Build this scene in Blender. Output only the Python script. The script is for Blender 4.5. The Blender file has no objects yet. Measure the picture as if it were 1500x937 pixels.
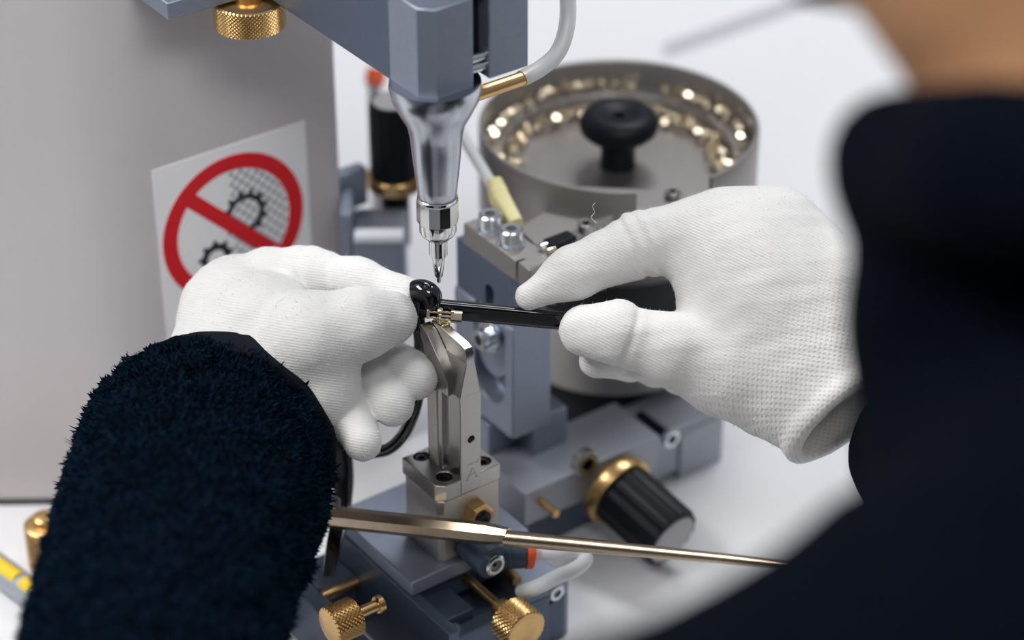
import bpy, bmesh, math, random
import numpy as np
from mathutils import Vector, Matrix

# ------------------------------------------------------------------ units: millimetres in the code, metres in the scene
MM = 0.001
random.seed(7)
rng = np.random.default_rng(7)
scene = bpy.context.scene
COL = scene.collection

# ------------------------------------------------------------------ camera
F = 3541.667; TH = math.radians(33.0); DIST = 1107.0; PHI = math.radians(36.0)
V3 = lambda *a: np.array(a, float)
fw = V3(0, math.cos(TH), -math.sin(TH)); up = V3(0, math.sin(TH), math.cos(TH)); rt = V3(1, 0, 0)
CAM = V3(0, 0, 190) - DIST * fw
cd = bpy.data.cameras.new('camera'); cam = bpy.data.objects.new('camera', cd); COL.objects.link(cam)
cam.location = CAM * MM
cam.rotation_euler = (math.pi / 2 - TH, 0, 0)
cd.lens = 85; cd.sensor_width = 36; cd.clip_start = 0.02; cd.clip_end = 30
cd.dof.use_dof = True; cd.dof.focus_distance = 1.112; cd.dof.aperture_fstop = 3.6
scene.camera = cam

# ------------------------------------------------------------------ world, lamps, exposure
w = bpy.data.worlds.new('world'); scene.world = w; w.use_nodes = True
wn = w.node_tree.nodes; wl = w.node_tree.links
bg = wn['Background']
tc = wn.new('ShaderNodeTexCoord'); sx = wn.new('ShaderNodeSeparateXYZ'); cr = wn.new('ShaderNodeValToRGB')
mp = wn.new('ShaderNodeMapRange'); mp.inputs['From Min'].default_value = -1
wl.new(tc.outputs['Generated'], sx.inputs[0]); wl.new(sx.outputs['Z'], mp.inputs['Value'])
wl.new(mp.outputs[0], cr.inputs[0]); wl.new(cr.outputs[0], bg.inputs['Color'])
cr.color_ramp.elements[0].color = (0.40, 0.41, 0.44, 1); cr.color_ramp.elements[0].position = 0.42
cr.color_ramp.elements[1].color = (0.80, 0.83, 0.90, 1); cr.color_ramp.elements[1].position = 0.80
bg.inputs['Strength'].default_value = 0.34

def area(name, loc, target, sx_, sy_, power, col=(1, 1, 1)):
    l = bpy.data.lights.new(name, 'AREA'); l.shape = 'RECTANGLE'; l.size = sx_; l.size_y = sy_; l.energy = power; l.color = col
    o = bpy.data.objects.new(name, l); COL.objects.link(o); o.location = loc
    d = Vector(target) - Vector(loc); o.rotation_euler = d.to_track_quat('-Z', 'Y').to_euler()
    return o
area('unseen_panel_light', (-1.0, -0.25, 1.45), (0, 0.05, 0.1), 1.1, 0.40, 20, (1, 0.99, 0.97))
area('unseen_panel_light', (0.55, 1.0, 1.85), (0.1, 0.2, 0), 1.2, 0.40, 20, (0.96, 0.98, 1))
area('unseen_panel_light', (0.35, -1.15, 1.75), (-0.05, 0.05, 0.15), 1.2, 0.40, 15, (1, 0.99, 0.97))  # added front fill, no panel seen there; lifts faces turned to the camera

scene.view_settings.view_transform = 'Standard'; scene.view_settings.look = 'None'
scene.view_settings.gamma = 1; scene.view_settings.use_curve_mapping = False
scene.view_settings.exposure = 0.08

# ------------------------------------------------------------------ coordinates
def ray(px, py): return fw + rt * ((px - 750) / F) + up * ((468.5 - py) / F)
def P(px, py, dd=0.0): return CAM + (DIST + dd) * ray(px, py)          # a point at depth dd (mm) behind the focus distance
O = P(655, 470, 0); O[2] = 0
cP, sP = math.cos(PHI), math.sin(PHI)
def W(x, y, z): return V3(O[0] + cP * x - sP * y, O[1] + sP * x + cP * y, z)   # machine axes -> world (the machine stands turned 36 degrees)
def Lc(p):
    q = p - O; return V3(cP * q[0] + sP * q[1], -sP * q[0] + cP * q[1], p[2])
def L(px, py, x=None, y=None, z=None):                                  # machine-axes point on a plane x, y or z
    r = ray(px, py); a = Lc(CAM); b = Lc(CAM + r) - a
    i, v = (0, x) if x is not None else (1, y) if y is not None else (2, z)
    return a + (v - a[i]) / b[i] * b

# ------------------------------------------------------------------ materials
def mat(name, col, rough=0.5, metal=0.0, bump=None, vary=0.0, coat=0.0, spec=0.5, trans=0.0, sheen=0.0, ior=1.45, aniso=0.0, alpha=1.0, vscale=300):
    m = bpy.data.materials.new(name); m.use_nodes = True
    n = m.node_tree.nodes; l = m.node_tree.links; b = n['Principled BSDF']
    b.inputs['Base Color'].default_value = (*col, 1); b.inputs['Roughness'].default_value = rough; b.inputs['Metallic'].default_value = metal
    b.inputs['Coat Weight'].default_value = coat; b.inputs['Specular IOR Level'].default_value = spec
    b.inputs['Transmission Weight'].default_value = trans; b.inputs['Sheen Weight'].default_value = sheen; b.inputs['IOR'].default_value = ior
    b.inputs['Anisotropic'].default_value = aniso; b.inputs['Alpha'].default_value = alpha
    t = n.new('ShaderNodeTexCoord')
    if vary:
        nz = n.new('ShaderNodeTexNoise'); nz.inputs['Scale'].default_value = vscale; nz.inputs['Detail'].default_value = 4
        l.new(t.outputs['Object'], nz.inputs['Vector'])
        mx = n.new('ShaderNodeMix'); mx.data_type = 'RGBA'; mx.blend_type = 'MIX'
        l.new(nz.outputs['Fac'], mx.inputs['Factor'])
        mx.inputs['A'].default_value = (*[c * (1 - vary) for c in col], 1); mx.inputs['B'].default_value = (*[min(1, c * (1 + vary)) for c in col], 1)
        l.new(mx.outputs['Result'], b.inputs['Base Color'])
    if bump:
        sc, st, di = bump
        nz2 = n.new('ShaderNodeTexNoise'); nz2.inputs['Scale'].default_value = sc; nz2.inputs['Detail'].default_value = 3
        l.new(t.outputs['Object'], nz2.inputs['Vector'])
        bp = n.new('ShaderNodeBump'); bp.inputs['Strength'].default_value = st; bp.inputs['Distance'].default_value = di
        l.new(nz2.outputs['Fac'], bp.inputs['Height']); l.new(bp.outputs[0], b.inputs['Normal'])
    return m
M = {}
M['anodized'] = mat('anodized_blue_grey', (0.27, 0.305, 0.385), 0.42, 0.55, bump=(2500, 0.12, 0.0003), vary=0.08)
M['anodized_dark'] = mat('anodized_dark_blue', (0.105, 0.135, 0.195), 0.36, 0.55, bump=(2500, 0.12, 0.0003), vary=0.08)
M['anodized_light'] = mat('anodized_light_grey', (0.40, 0.425, 0.48), 0.5, 0.4, bump=(2500, 0.12, 0.0003), vary=0.05)
M['steel'] = mat('ground_steel', (0.40, 0.385, 0.37), 0.28, 1.0, bump=(1500, 0.05, 0.0002), vary=0.06)
M['steel_matt'] = mat('bead_blasted_steel', (0.50, 0.48, 0.45), 0.46, 0.85, bump=(2200, 0.1, 0.0003), vary=0.06)
M['bowl_steel'] = mat('brushed_bowl_steel', (0.34, 0.32, 0.31), 0.42, 0.9, bump=(1800, 0.1, 0.0003), vary=0.08)
M['nozzle'] = mat('satin_nozzle_metal', (0.50, 0.53, 0.59), 0.27, 1.0, vary=0.03)
M['chrome'] = mat('polished_steel', (0.72, 0.72, 0.72), 0.12, 1.0)
M['zinc'] = mat('zinc_plated', (0.72, 0.76, 0.80), 0.2, 1.0)
M['brass'] = mat('brass', (0.72, 0.47, 0.20), 0.30, 1.0, vary=0.12)
M['gold'] = mat('gold_plating', (0.80, 0.68, 0.48), 0.12, 1.0)
M['rod'] = mat('warm_nickel', (0.50, 0.40, 0.29), 0.28, 1.0, bump=(600, 0.08, 0.0003), vary=0.15)
M['black_plastic'] = mat('black_plastic', (0.006, 0.008, 0.013), 0.42, 0, spec=0.22, bump=(1500, 0.1, 0.0002))
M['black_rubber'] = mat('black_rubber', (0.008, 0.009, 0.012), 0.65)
M['black_oxide'] = mat('black_oxide_steel', (0.015, 0.016, 0.02), 0.3, 0.7)
M['hole'] = mat('recess_shade', (0.006, 0.007, 0.009), 0.6)  # near-black colour stands for the shade inside slots and sockets
M['acetate'] = mat('black_acetate', (0.004, 0.004, 0.006), 0.06, 0, coat=0.6, spec=0.6)
M['blue_plastic'] = mat('blue_grey_plastic', (0.045, 0.065, 0.10), 0.4, 0, bump=(1500, 0.05, 0.0002))
M['screw_gold'] = mat('screw_gold', (0.85, 0.72, 0.52), 0.27, 1.0)
M['orange'] = mat('orange_plastic', (0.80, 0.10, 0.02), 0.4)
M['grey_cap'] = mat('grey_cap', (0.40, 0.39, 0.40), 0.5)
M['yellow'] = mat('yellow_plastic', (0.85, 0.62, 0.03), 0.45)
M['pale_yellow'] = mat('pale_yellow_sleeve', (0.80, 0.72, 0.36), 0.45, 0, vary=0.15, trans=0.15)
M['clear_tube'] = mat('clear_tube', (0.92, 0.92, 0.94), 0.22, 0, trans=0.45, ior=1.3)
M['milky_tube'] = mat('milky_tube', (0.80, 0.83, 0.84), 0.35, 0, trans=0.25, ior=1.3)
M['lens'] = mat('demo_lens', (0.95, 0.93, 0.94), 0.03, 0, trans=0.95, ior=1.2)
M['column'] = mat('warm_grey_paint', (0.58, 0.54, 0.55), 0.42, 0, bump=(900, 0.08, 0.0004), vary=0.04, vscale=12)
M['sticker'] = mat('white_vinyl', (0.90, 0.90, 0.91), 0.45)
M['red'] = mat('red_print', (0.70, 0.008, 0.015), 0.4)
M['print'] = mat('black_print', (0.012, 0.014, 0.025), 0.45)
M['print_grey'] = mat('grey_print', (0.22, 0.24, 0.30), 0.45)
M['skin'] = mat('skin', (0.46, 0.235, 0.12), 0.5, 0, bump=(700, 0.15, 0.0005), vary=0.1, vscale=60)
M['hair'] = mat('dark_hair', (0.012, 0.010, 0.010), 0.5)
M['trousers'] = mat('dark_trousers', (0.02, 0.022, 0.03), 0.9)
M['fleece'] = mat('navy_fleece', (0.0009, 0.0022, 0.0062), 0.95, 0, bump=(260, 0.6, 0.004), vary=0.5, vscale=140, spec=0.08)
M['pile'] = mat('navy_fleece_pile', (0.0028, 0.0105, 0.0225), 0.9, 0, vary=0.6, vscale=90, spec=0.06)
M['lining'] = mat('navy_cuff_lining', (0.0045, 0.0065, 0.012), 0.9, 0, spec=0.2)
M['seat'] = mat('stool_vinyl', (0.03, 0.03, 0.035), 0.5)
M['lit_edge_tone'] = mat('lit_edge_tone', (0.72, 0.74, 0.78), 0.45)  # pale tone standing in for light on the bracket's top edge
M['lint'] = mat('white_lint', (0.75, 0.74, 0.72), 0.9)

# white table: laminate with faint grey seams
M['table'] = mat('white_laminate', (0.83, 0.83, 0.85), 0.5, 0, vary=0.02, vscale=6)
M['floor'] = mat('grey_floor', (0.30, 0.30, 0.31), 0.5, 0, vary=0.05, vscale=5)
M['table_edge'] = mat('table_edge_band', (0.35, 0.36, 0.38), 0.5)
M['seam'] = mat('grey_seam_tape', (0.45, 0.46, 0.50), 0.6)

def knit(name, col, rib_dir, dot_origin, dot_axis, dot_from):
    """white knitted glove: fine ribs over the hand, open waffle dots towards the wrist"""
    m = mat(name, col, 0.92, 0, sheen=0.25, spec=0.2)
    n = m.node_tree.nodes; l = m.node_tree.links; b = n['Principled BSDF']
    g = n.new('ShaderNodeNewGeometry')
    def dot(v, off=0.0):
        d = n.new('ShaderNodeVectorMath'); d.operation = 'DOT_PRODUCT'; l.new(g.outputs['Position'], d.inputs[0]); d.inputs[1].default_value = tuple(v); return d.outputs['Value']
    def mth(op, a, bb=None, clamp=False):
        q = n.new('ShaderNodeMath'); q.operation = op; q.use_clamp = clamp
        for i, s in enumerate((a, bb)):
            if s is None: continue
            if isinstance(s, (int, float)): q.inputs[i].default_value = s
            else: l.new(s, q.inputs[i])
        return q.outputs[0]
    nz = n.new('ShaderNodeTexNoise'); nz.inputs['Scale'].default_value = 60; l.new(g.outputs['Position'], nz.inputs['Vector'])
    wob = mth('MULTIPLY', nz.outputs['Fac'], 2.2)
    r = V3(*rib_dir); r /= np.linalg.norm(r)
    ribs = mth('SINE', mth('ADD', mth('MULTIPLY', dot(r), 2 * math.pi / 0.00130), wob))
    a = V3(*dot_axis); a /= np.linalg.norm(a)
    view = -fw
    c = np.cross(a, view); c /= np.linalg.norm(c)
    al = dot(a); ac = dot(c)
    dots = mth('MULTIPLY', mth('SINE', mth('ADD', mth('MULTIPLY', al, 2 * math.pi / 0.0031), wob)), mth('SINE', mth('ADD', mth('MULTIPLY', ac, 2 * math.pi / 0.0031), wob)))
    dots = mth('POWER', mth('MAXIMUM', dots, 0.0), 0.6)
    off = float(np.dot(a, V3(*dot_origin) * MM))
    zone = n.new('ShaderNodeMapRange'); zone.inputs['From Min'].default_value = off + dot_from * MM; zone.inputs['From Max'].default_value = off + (dot_from + 40) * MM
    l.new(al, zone.inputs['Value'])
    mix = n.new('ShaderNodeMix'); l.new(zone.outputs[0], mix.inputs['Factor']); l.new(mth('MULTIPLY', ribs, 0.16), mix.inputs['A']); l.new(mth('MULTIPLY', dots, -1.0), mix.inputs['B'])
    fz = n.new('ShaderNodeTexNoise'); fz.inputs['Scale'].default_value = 1600; fz.inputs['Detail'].default_value = 2; l.new(g.outputs['Position'], fz.inputs['Vector'])
    h = mth('ADD', mix.outputs['Result'], mth('MULTIPLY', fz.outputs['Fac'], 0.9))
    bp = n.new('ShaderNodeBump'); bp.inputs['Strength'].default_value = 0.45; bp.inputs['Distance'].default_value = 0.0007
    l.new(h, bp.inputs['Height']); l.new(bp.outputs[0], b.inputs['Normal'])
    # the open stitches let a darker inside show
    mc = n.new('ShaderNodeMix'); mc.data_type = 'RGBA'
    l.new(mth('MULTIPLY', mth('MULTIPLY', dots, zone.outputs[0]), 0.32, True), mc.inputs['Factor'])
    mc.inputs['A'].default_value = (*col, 1); mc.inputs['B'].default_value = (0.50, 0.45, 0.43, 1)
    l.new(mc.outputs['Result'], b.inputs['Base Color'])
    return m

# ------------------------------------------------------------------ mesh helpers
class MB:
    """collects shapes (world millimetres) for ONE mesh object"""
    def __init__(s): s.v = []; s.f = []
    def add(s, verts, faces):
        o = len(s.v); s.v += [tuple(map(float, p)) for p in verts]; s.f += [tuple(i + o for i in f) for f in faces]; return s
    def box(s, x0, x1, y0, y1, z0, z1, T=W):
        vs = [T(x, y, z) for z in (z0, z1) for (x, y) in ((x0, y0), (x1, y0), (x1, y1), (x0, y1))]
        return s.add(vs, [(3, 2, 1, 0), (4, 5, 6, 7), (0, 1, 5, 4), (1, 2, 6, 5), (2, 3, 7, 6), (3, 0, 4, 7)])
    def hexa(s, bot, top, T=W):
        return s.add([T(*p) for p in bot] + [T(*p) for p in top], [(3, 2, 1, 0), (4, 5, 6, 7), (0, 1, 5, 4), (1, 2, 6, 5), (2, 3, 7, 6), (3, 0, 4, 7)])
    def prism(s, poly, fa, fb):
        """poly: list of 2D points; fa / fb map a 2D point to the two end faces"""
        n = len(poly); vs = [fa(*p) for p in poly] + [fb(*p) for p in poly]
        fs = [tuple(reversed(range(n))), tuple(range(n, 2 * n))] + [(i, (i + 1) % n, n + (i + 1) % n, n + i) for i in range(n)]
        return s.add(vs, fs)
    def prism_z(s, poly, z0, z1, T=W): return s.prism(poly, lambda x, y: T(x, y, z0), lambda x, y: T(x, y, z1))
    def prism_x(s, poly, x0, x1, T=W): return s.prism(poly, lambda y, z: T(x1, y, z), lambda y, z: T(x0, y, z)) if False else s.prism(poly, lambda y, z: T(x0, y, z), lambda y, z: T(x1, y, z))
    def lathe(s, prof, c, ax, n=48, ref=None, cap=True):
        """prof: [(radius, height)] about axis ax through the world point c"""
        ax = np.asarray(ax, float); ax = ax / np.linalg.norm(ax)
        e1 = np.cross(ax, V3(0.31, 0.77, 0.55) if ref is None else ref); e1 /= np.linalg.norm(e1); e2 = np.cross(ax, e1)
        vs = []; fs = []
        for (r, h) in prof:
            for k in range(n):
                a = 2 * math.pi * k / n; vs.append(c + ax * h + (e1 * math.cos(a) + e2 * math.sin(a)) * r)
        for i in range(len(prof) - 1):
            for k in range(n):
                k2 = (k + 1) % n; fs.append((i * n + k, i * n + k2, (i + 1) * n + k2, (i + 1) * n + k))
        if cap: fs += [tuple(reversed(range(n))), tuple(range((len(prof) - 1) * n, len(prof) * n))]
        return s.add(vs, fs)
    def cyl(s, a, b, r, r2=None, n=32, ch=0.0):
        a = np.asarray(a, float); b = np.asarray(b, float); h = np.linalg.norm(b - a); r2 = r if r2 is None else r2
        pr = [(r, 0), (r2, h)] if not ch else [(r - ch, 0), (r, ch), (r2, h - ch), (r2 - ch, h)]
        return s.lathe(pr, a, b - a, n)
    def tube(s, pts, rad, n=16, sub=6, cap=True, flat=None):
        """smooth tube through world points; rad a number or one per point; flat=(vector, factor) squashes the section along a vector"""
        pts = [np.asarray(p, float) for p in pts]; rad = [rad] * len(pts) if np.isscalar(rad) else list(rad)
        C = []; R = []
        for i in range(len(pts) - 1):
            p0 = pts[max(i - 1, 0)]; p1 = pts[i]; p2 = pts[i + 1]; p3 = pts[min(i + 2, len(pts) - 1)]
            for k in range(sub):
                t = k / sub
                C.append(0.5 * (2 * p1 + (p2 - p0) * t + (2 * p0 - 5 * p1 + 4 * p2 - p3) * t * t + (3 * p1 - p0 - 3 * p2 + p3) * t ** 3)); R.append(rad[i] * (1 - t) + rad[i + 1] * t)
        C.append(pts[-1]); R.append(rad[-1])
        vs = []; fs = []; e1 = None
        for i in range(len(C)):
            t = C[min(i + 1, len(C) - 1)] - C[max(i - 1, 0)]; t /= np.linalg.norm(t)
            if flat is not None: e1 = np.asarray(flat[0], float)
            elif e1 is None: e1 = np.cross(t, V3(0.3, 0.2, 0.9))
            e1 = e1 - t * (e1 @ t); e1 /= np.linalg.norm(e1); e2 = np.cross(t, e1)
            f1 = flat[1] if flat else 1.0
            for k in range(n):
                a = 2 * math.pi * k / n + math.pi / n
                ca, sa = math.cos(a), math.sin(a)
                if flat:  # rounded-rectangle section
                    q = 0.45; ca = math.copysign(abs(ca) ** q, ca); sa = math.copysign(abs(sa) ** q, sa)
                vs.append(C[i] + (e1 * ca * f1 + e2 * sa) * R[i])
        for i in range(len(C) - 1):
            for k in range(n):
                k2 = (k + 1) % n; fs.append((i * n + k, i * n + k2, (i + 1) * n + k2, (i + 1) * n + k))
        if cap: fs += [tuple(reversed(range(n))), tuple(range((len(C) - 1) * n, len(C) * n))]
        return s.add(vs, fs)
    def knurl(s, c, ax, r, h, pitch=2.2, depth=0.5, ends=1.2):
        """cylinder with a diamond knurled rim"""
        nd = max(8, int(2 * math.pi * r / pitch)); n = nd * 6; rows = max(6, int(h / pitch * 6))
        ax = np.asarray(ax, float) / np.linalg.norm(ax); e1 = np.cross(ax, V3(0.31, 0.77, 0.55)); e1 /= np.linalg.norm(e1); e2 = np.cross(ax, e1)
        prof = [(r - ends, -0.0)] + [None] * (rows + 1) + [(r - ends, h)]
        vs = []; fs = []
        for i in range(rows + 3):
            for k in range(n):
                a = 2 * math.pi * k / n
                if i == 0 or i == rows + 2: rr = r - ends; hh = 0 if i == 0 else h
                else:
                    u = (i - 1) / rows; hh = ends * 0.5 + u * (h - ends)
                    p1 = (k / 6 + (i - 1) / 6); p2 = (k / 6 - (i - 1) / 6)
                    g = min(abs((p1 % 1) - 0.5), abs((p2 % 1) - 0.5)) * 2
                    rr = r - depth * (1 - min(1, g * 1.5))
                vs.append(c + ax * hh + (e1 * math.cos(a) + e2 * math.sin(a)) * rr)
        R = rows + 3
        for i in range(R - 1):
            for k in range(n):
                k2 = (k + 1) % n; fs.append((i * n + k, i * n + k2, (i + 1) * n + k2, (i + 1) * n + k))
        fs += [tuple(reversed(range(n))), tuple(range((R - 1) * n, R * n))]
        return s.add(vs, fs)
    def obj(s, name, m, parent=None, bevel=0.0, angle=35, smooth=True, label=None, kind=None):
        return mesh_obj(name, s.v, s.f, m, parent, bevel, angle, smooth, label, kind)

def mesh_obj(name, v, f, m, parent=None, bevel=0.0, angle=35, smooth=True, label=None, kind=None):
    me = bpy.data.meshes.new(name)
    org = np.asarray(parent['_o'][:] if parent is not None and '_o' in parent else (0, 0, 0), float)
    rz = parent['_r'] if parent is not None and '_r' in parent else 0.0
    vv = (np.asarray(v, float) - org) * MM
    if rz:
        c, s_ = math.cos(-rz), math.sin(-rz); vv = np.stack([c * vv[:, 0] - s_ * vv[:, 1], s_ * vv[:, 0] + c * vv[:, 1], vv[:, 2]], 1)
    me.from_pydata([tuple(p) for p in vv], [], f if isinstance(f, list) else f.tolist())
    bm = bmesh.new(); bm.from_mesh(me); bmesh.ops.recalc_face_normals(bm, faces=bm.faces); bm.to_mesh(me); bm.free()
    if smooth:
        me.polygons.foreach_set('use_smooth', [True] * len(me.polygons))
        if angle < 180: me.set_sharp_from_angle(angle=math.radians(angle))
    me.materials.append(M[m] if isinstance(m, str) else m)
    o = bpy.data.objects.new(name, me); COL.objects.link(o)
    if parent is not None:
        o.parent = parent; o['_o'] = [float(x) for x in org]; o['_r'] = float(rz)
    if bevel:
        b = o.modifiers.new('edge', 'BEVEL'); b.width = bevel * MM; b.segments = 2; b.limit_method = 'ANGLE'; b.angle_limit = math.radians(50)
    if label: o['label'] = label
    if kind: o['kind'] = kind
    return o

def cut(o, cutters):
    """carve the cutter shapes (MB in world mm) out of o, then drop them"""
    for mb in cutters:
        c = mesh_obj('cutter', mb.v, mb.f, 'hole', None)
        if o.parent is not None:
            pass
        bpy.context.view_layer.update()
        md = o.modifiers.new('cut', 'BOOLEAN'); md.object = c; md.operation = 'DIFFERENCE'; md.solver = 'EXACT'
        while o.modifiers[0] != md and o.modifiers.find('cut') > 0:
            o.modifiers.move(o.modifiers.find('cut'), 0)
        if len(o.modifiers) > 1:
            rest = [q for q in o.modifiers if q != md]
            for q in rest: q.show_viewport = False
        dg = bpy.context.evaluated_depsgraph_get(); dg.update()
        me = bpy.data.meshes.new_from_object(o.evaluated_get(dg), depsgraph=dg)
        o.modifiers.remove(md)
        for q in o.modifiers: q.show_viewport = True
        old = o.data; o.data = me; nm = old.name; bpy.data.meshes.remove(old); me.name = nm
        me.polygons.foreach_set('use_smooth', [True] * len(me.polygons)); me.set_sharp_from_angle(angle=math.radians(35))
        cm = c.data; bpy.data.objects.remove(c); bpy.data.meshes.remove(cm)

def thing(name, label, cat, at=(0, 0, 0), rz=0.0, group=None):
    o = bpy.data.objects.new(name, None); COL.objects.link(o)
    o.location = Vector(at) * MM; o.rotation_euler = (0, 0, rz); o.empty_display_size = 0.01
    o['_o'] = [float(x) for x in at]; o['_r'] = float(rz)
    o['label'] = label; o['category'] = cat
    if group: o['group'] = group
    return o
def mthing(name, label, cat, x, y, z, group=None): return thing(name, label, cat, W(x, y, z), PHI, group)

def socket_screw(parent, c, ax, r, h, m='zinc', name='screw', hexr=None, washer=0, label=None, sock='hole'):
    """cap screw: head with a dark hexagonal socket as its own sub-part"""
    ax = np.asarray(ax, float) / np.linalg.norm(ax); hexr = hexr or r * 0.5
    mb = MB(); mb.lathe([(hexr, h - 0.1), (r * 0.86, h), (r, h - r * 0.14), (r, 0.0), (0.01, 0.0)], c, ax, 28, cap=False)
    if washer: mb.lathe([(0.01, 0), (r + washer, 0), (r + washer, 1.2), (r, 1.2)], c, ax, 28, cap=False)
    o = mb.obj(name, m, parent, label=label)
    s_ = MB(); s_.lathe([(hexr, h - 0.15), (hexr, h - r * 0.7), (0.01, h - r * 0.7)], c, ax, 6, cap=False)
    s_.obj('hex_socket', sock, o, angle=20)
    return o
XW = W(1, 0, 0) - W(0, 0, 0); YW = W(0, 1, 0) - W(0, 0, 0); ZW = V3(0, 0, 1)

# ------------------------------------------------------------------ signed-distance modelling for bodies and cloth
def rcap(p, a, b, ra, rb):
    ba = b - a; t = np.clip(((p - a) @ ba) / max(ba @ ba, 1e-6), 0, 1)
    return np.linalg.norm(p - a - t[:, None] * ba, axis=1) - (ra + (rb - ra) * t)
def smin(a, b, k):
    h = np.clip(0.5 + 0.5 * (b - a) / k, 0, 1); return b * (1 - h) + a * h - k * h * (1 - h)
def smax(a, b, k): return -smin(-a, -b, k)
def chain(p, pts, rads, k=3.0):
    d = None
    for i in range(len(pts) - 1):
        e = rcap(p, pts[i], pts[i + 1], rads[i], rads[i + 1]); d = e if d is None else smin(d, e, k)
    return d
def ell(p, c, r):
    q = (p - c) / r; k0 = np.linalg.norm(q, axis=1); k1 = np.linalg.norm(q / r, axis=1); return k0 * (k0 - 1) / np.maximum(k1, 1e-9)
def groove(p, c, ax, depth, width):
    ax = ax / np.linalg.norm(ax); t = (p - c) @ ax; d = np.linalg.norm(p - c - t[:, None] * ax, axis=1)
    return depth * np.exp(-(t / width) ** 2) * np.exp(-(d / 26.0) ** 4)
def lump(p, amp, scale, seed=0):
    r = np.random.default_rng(seed); d = np.zeros(len(p))
    for i in range(7):
        k = r.normal(size=3); k = k / np.linalg.norm(k) * 2 * np.pi / scale * r.uniform(0.6, 1.7); d += np.sin(p @ k + r.uniform(0, 6.28))
    return amp * d / 3.0

def surfnet(f, lo, hi, h):
    """surface nets on a regular grid -> verts, quads"""
    lo = np.asarray(lo, float); hi = np.asarray(hi, float)
    n = np.ceil((hi - lo) / h).astype(int) + 1
    # coarse pass first so that only cells near the surface are evaluated finely
    st = 6; nb = -(-n // st)
    bc = np.stack(np.meshgrid(*[np.arange(k) for k in nb], indexing='ij'), -1).reshape(-1, 3)
    cen = lo + (bc * st + st / 2) * h
    keep = np.abs(f(cen)) < st * h * 1.6
    val = np.full(nb * st, 1e3, np.float32)
    sgn = f(cen)
    blocks = val.reshape(nb[0], st, nb[1], st, nb[2], st).transpose(0, 2, 4, 1, 3, 5)
    blocks = np.ascontiguousarray(blocks).reshape(-1, st ** 3)
    blocks[:] = sgn[:, None]
    off = np.stack(np.meshgrid(*[np.arange(st)] * 3, indexing='ij'), -1).reshape(-1, 3)
    idx = np.nonzero(keep)[0]
    pts = (lo + (bc[idx][:, None, :] * st + off[None]) * h).reshape(-1, 3)
    out = np.concatenate([f(pts[i:i + 200000]) for i in range(0, len(pts), 200000)])
    blocks[idx] = out.reshape(len(idx), -1)
    val = blocks.reshape(nb[0], nb[1], nb[2], st, st, st).transpose(0, 3, 1, 4, 2, 5).reshape(nb * st)
    ins = val < 0
    N = np.array(val.shape)
    c8 = [(i, j, k) for i in (0, 1) for j in (0, 1) for k in (0, 1)]
    sl = lambda c: tuple(slice(c[a], N[a] - 1 + c[a]) for a in range(3))
    cnt = sum(ins[sl(c)].astype(np.int8) for c in c8)
    act = (cnt > 0) & (cnt < 8)
    ci = np.argwhere(act); vid = np.full(act.shape, -1, np.int64); vid[act] = np.arange(len(ci))
    acc = np.zeros((len(ci), 3)); num = np.zeros(len(ci))
    for a in range(8):
        for b in range(a + 1, 8):
            ca, cb = np.array(c8[a]), np.array(c8[b])
            if np.abs(ca - cb).sum() != 1: continue
            va = val[tuple((ci + ca).T)]; vb = val[tuple((ci + cb).T)]
            m = (va < 0) != (vb < 0); t = np.where(m, va / np.where(m, va - vb, 1), 0)
            acc += m[:, None] * (ca + t[:, None] * (cb - ca)); num += m
    vs = lo + (ci + acc / num[:, None]) * h
    quads = []
    for ax in range(3):
        o1, o2 = [(1, 2), (2, 0), (0, 1)][ax]
        s0 = [slice(1, None)] * 3; s0[ax] = slice(0, N[ax] - 1)
        A = ins[tuple(slice(1, N[i] - 1) if i != ax else slice(0, N[i] - 1) for i in range(3))]
        B = ins[tuple(slice(1, N[i] - 1) if i != ax else slice(1, N[i]) for i in range(3))]
        e = np.argwhere(A != B); base = e.copy()
        for i in range(3):
            if i != ax: base[:, i] += 1
        d1 = np.zeros(3, int); d1[o1] = 1; d2 = np.zeros(3, int); d2[o2] = 1
        q = np.stack([vid[tuple((base - d1 - d2).T)], vid[tuple((base - d2).T)], vid[tuple(base.T)], vid[tuple((base - d1).T)]], 1)
        fl = ~A[tuple(e.T)]; q[fl] = q[fl][:, ::-1]; quads.append(q)
    return vs, np.concatenate(quads)

def sdf_obj(name, f, lo, hi, h, m, parent, label=None):
    v, q = surfnet(f, lo, hi, h)
    return mesh_obj(name, v, q, m, parent, angle=180, label=label)


# ================================================================== SETTING
def plane_box(x0, x1, y0, y1, z0, z1): return MB().box(x0, x1, y0, y1, z0, z1, T=V3)
fl = plane_box(-3000, 3000, -3000, 3000, -770, -750).obj('floor', 'floor'); fl['kind'] = 'structure'
t = thing('workbench', 'long white laminate workbench carrying the assembly machine', 'table', (0, 520, -750))
plane_box(-1300, 1500, -215, 1250, -30, 0).obj('tabletop', 'table', t, bevel=2)
plane_box(-1301, 1501, -217, -215, -28, -2).obj('edge_band', 'table_edge', t)
for x in (-1230, 1430):
    for y in (-150, 1180): plane_box(x - 25, x + 25, y - 25, y + 25, -750, -30).obj('leg', 'table_edge', t, bevel=2)
sm = MB()
sm.add([V3(110, 640, 0.4), V3(770, 1140, 0.4), V3(770, 1162, 0.4), V3(110, 660, 0.4)], [(0, 1, 2, 3)])
sm.obj('seam', 'seam', t)

# ================================================================== MACHINE COLUMN
cy = 188.0
CX0 = -68.5
c0 = W(CX0, cy, 0)
t = thing('machine_column', 'tall warm grey painted column of the screwdriving machine behind the left hand', 'machine column', c0)
def ray2(w_, n=6):
    return w_
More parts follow.
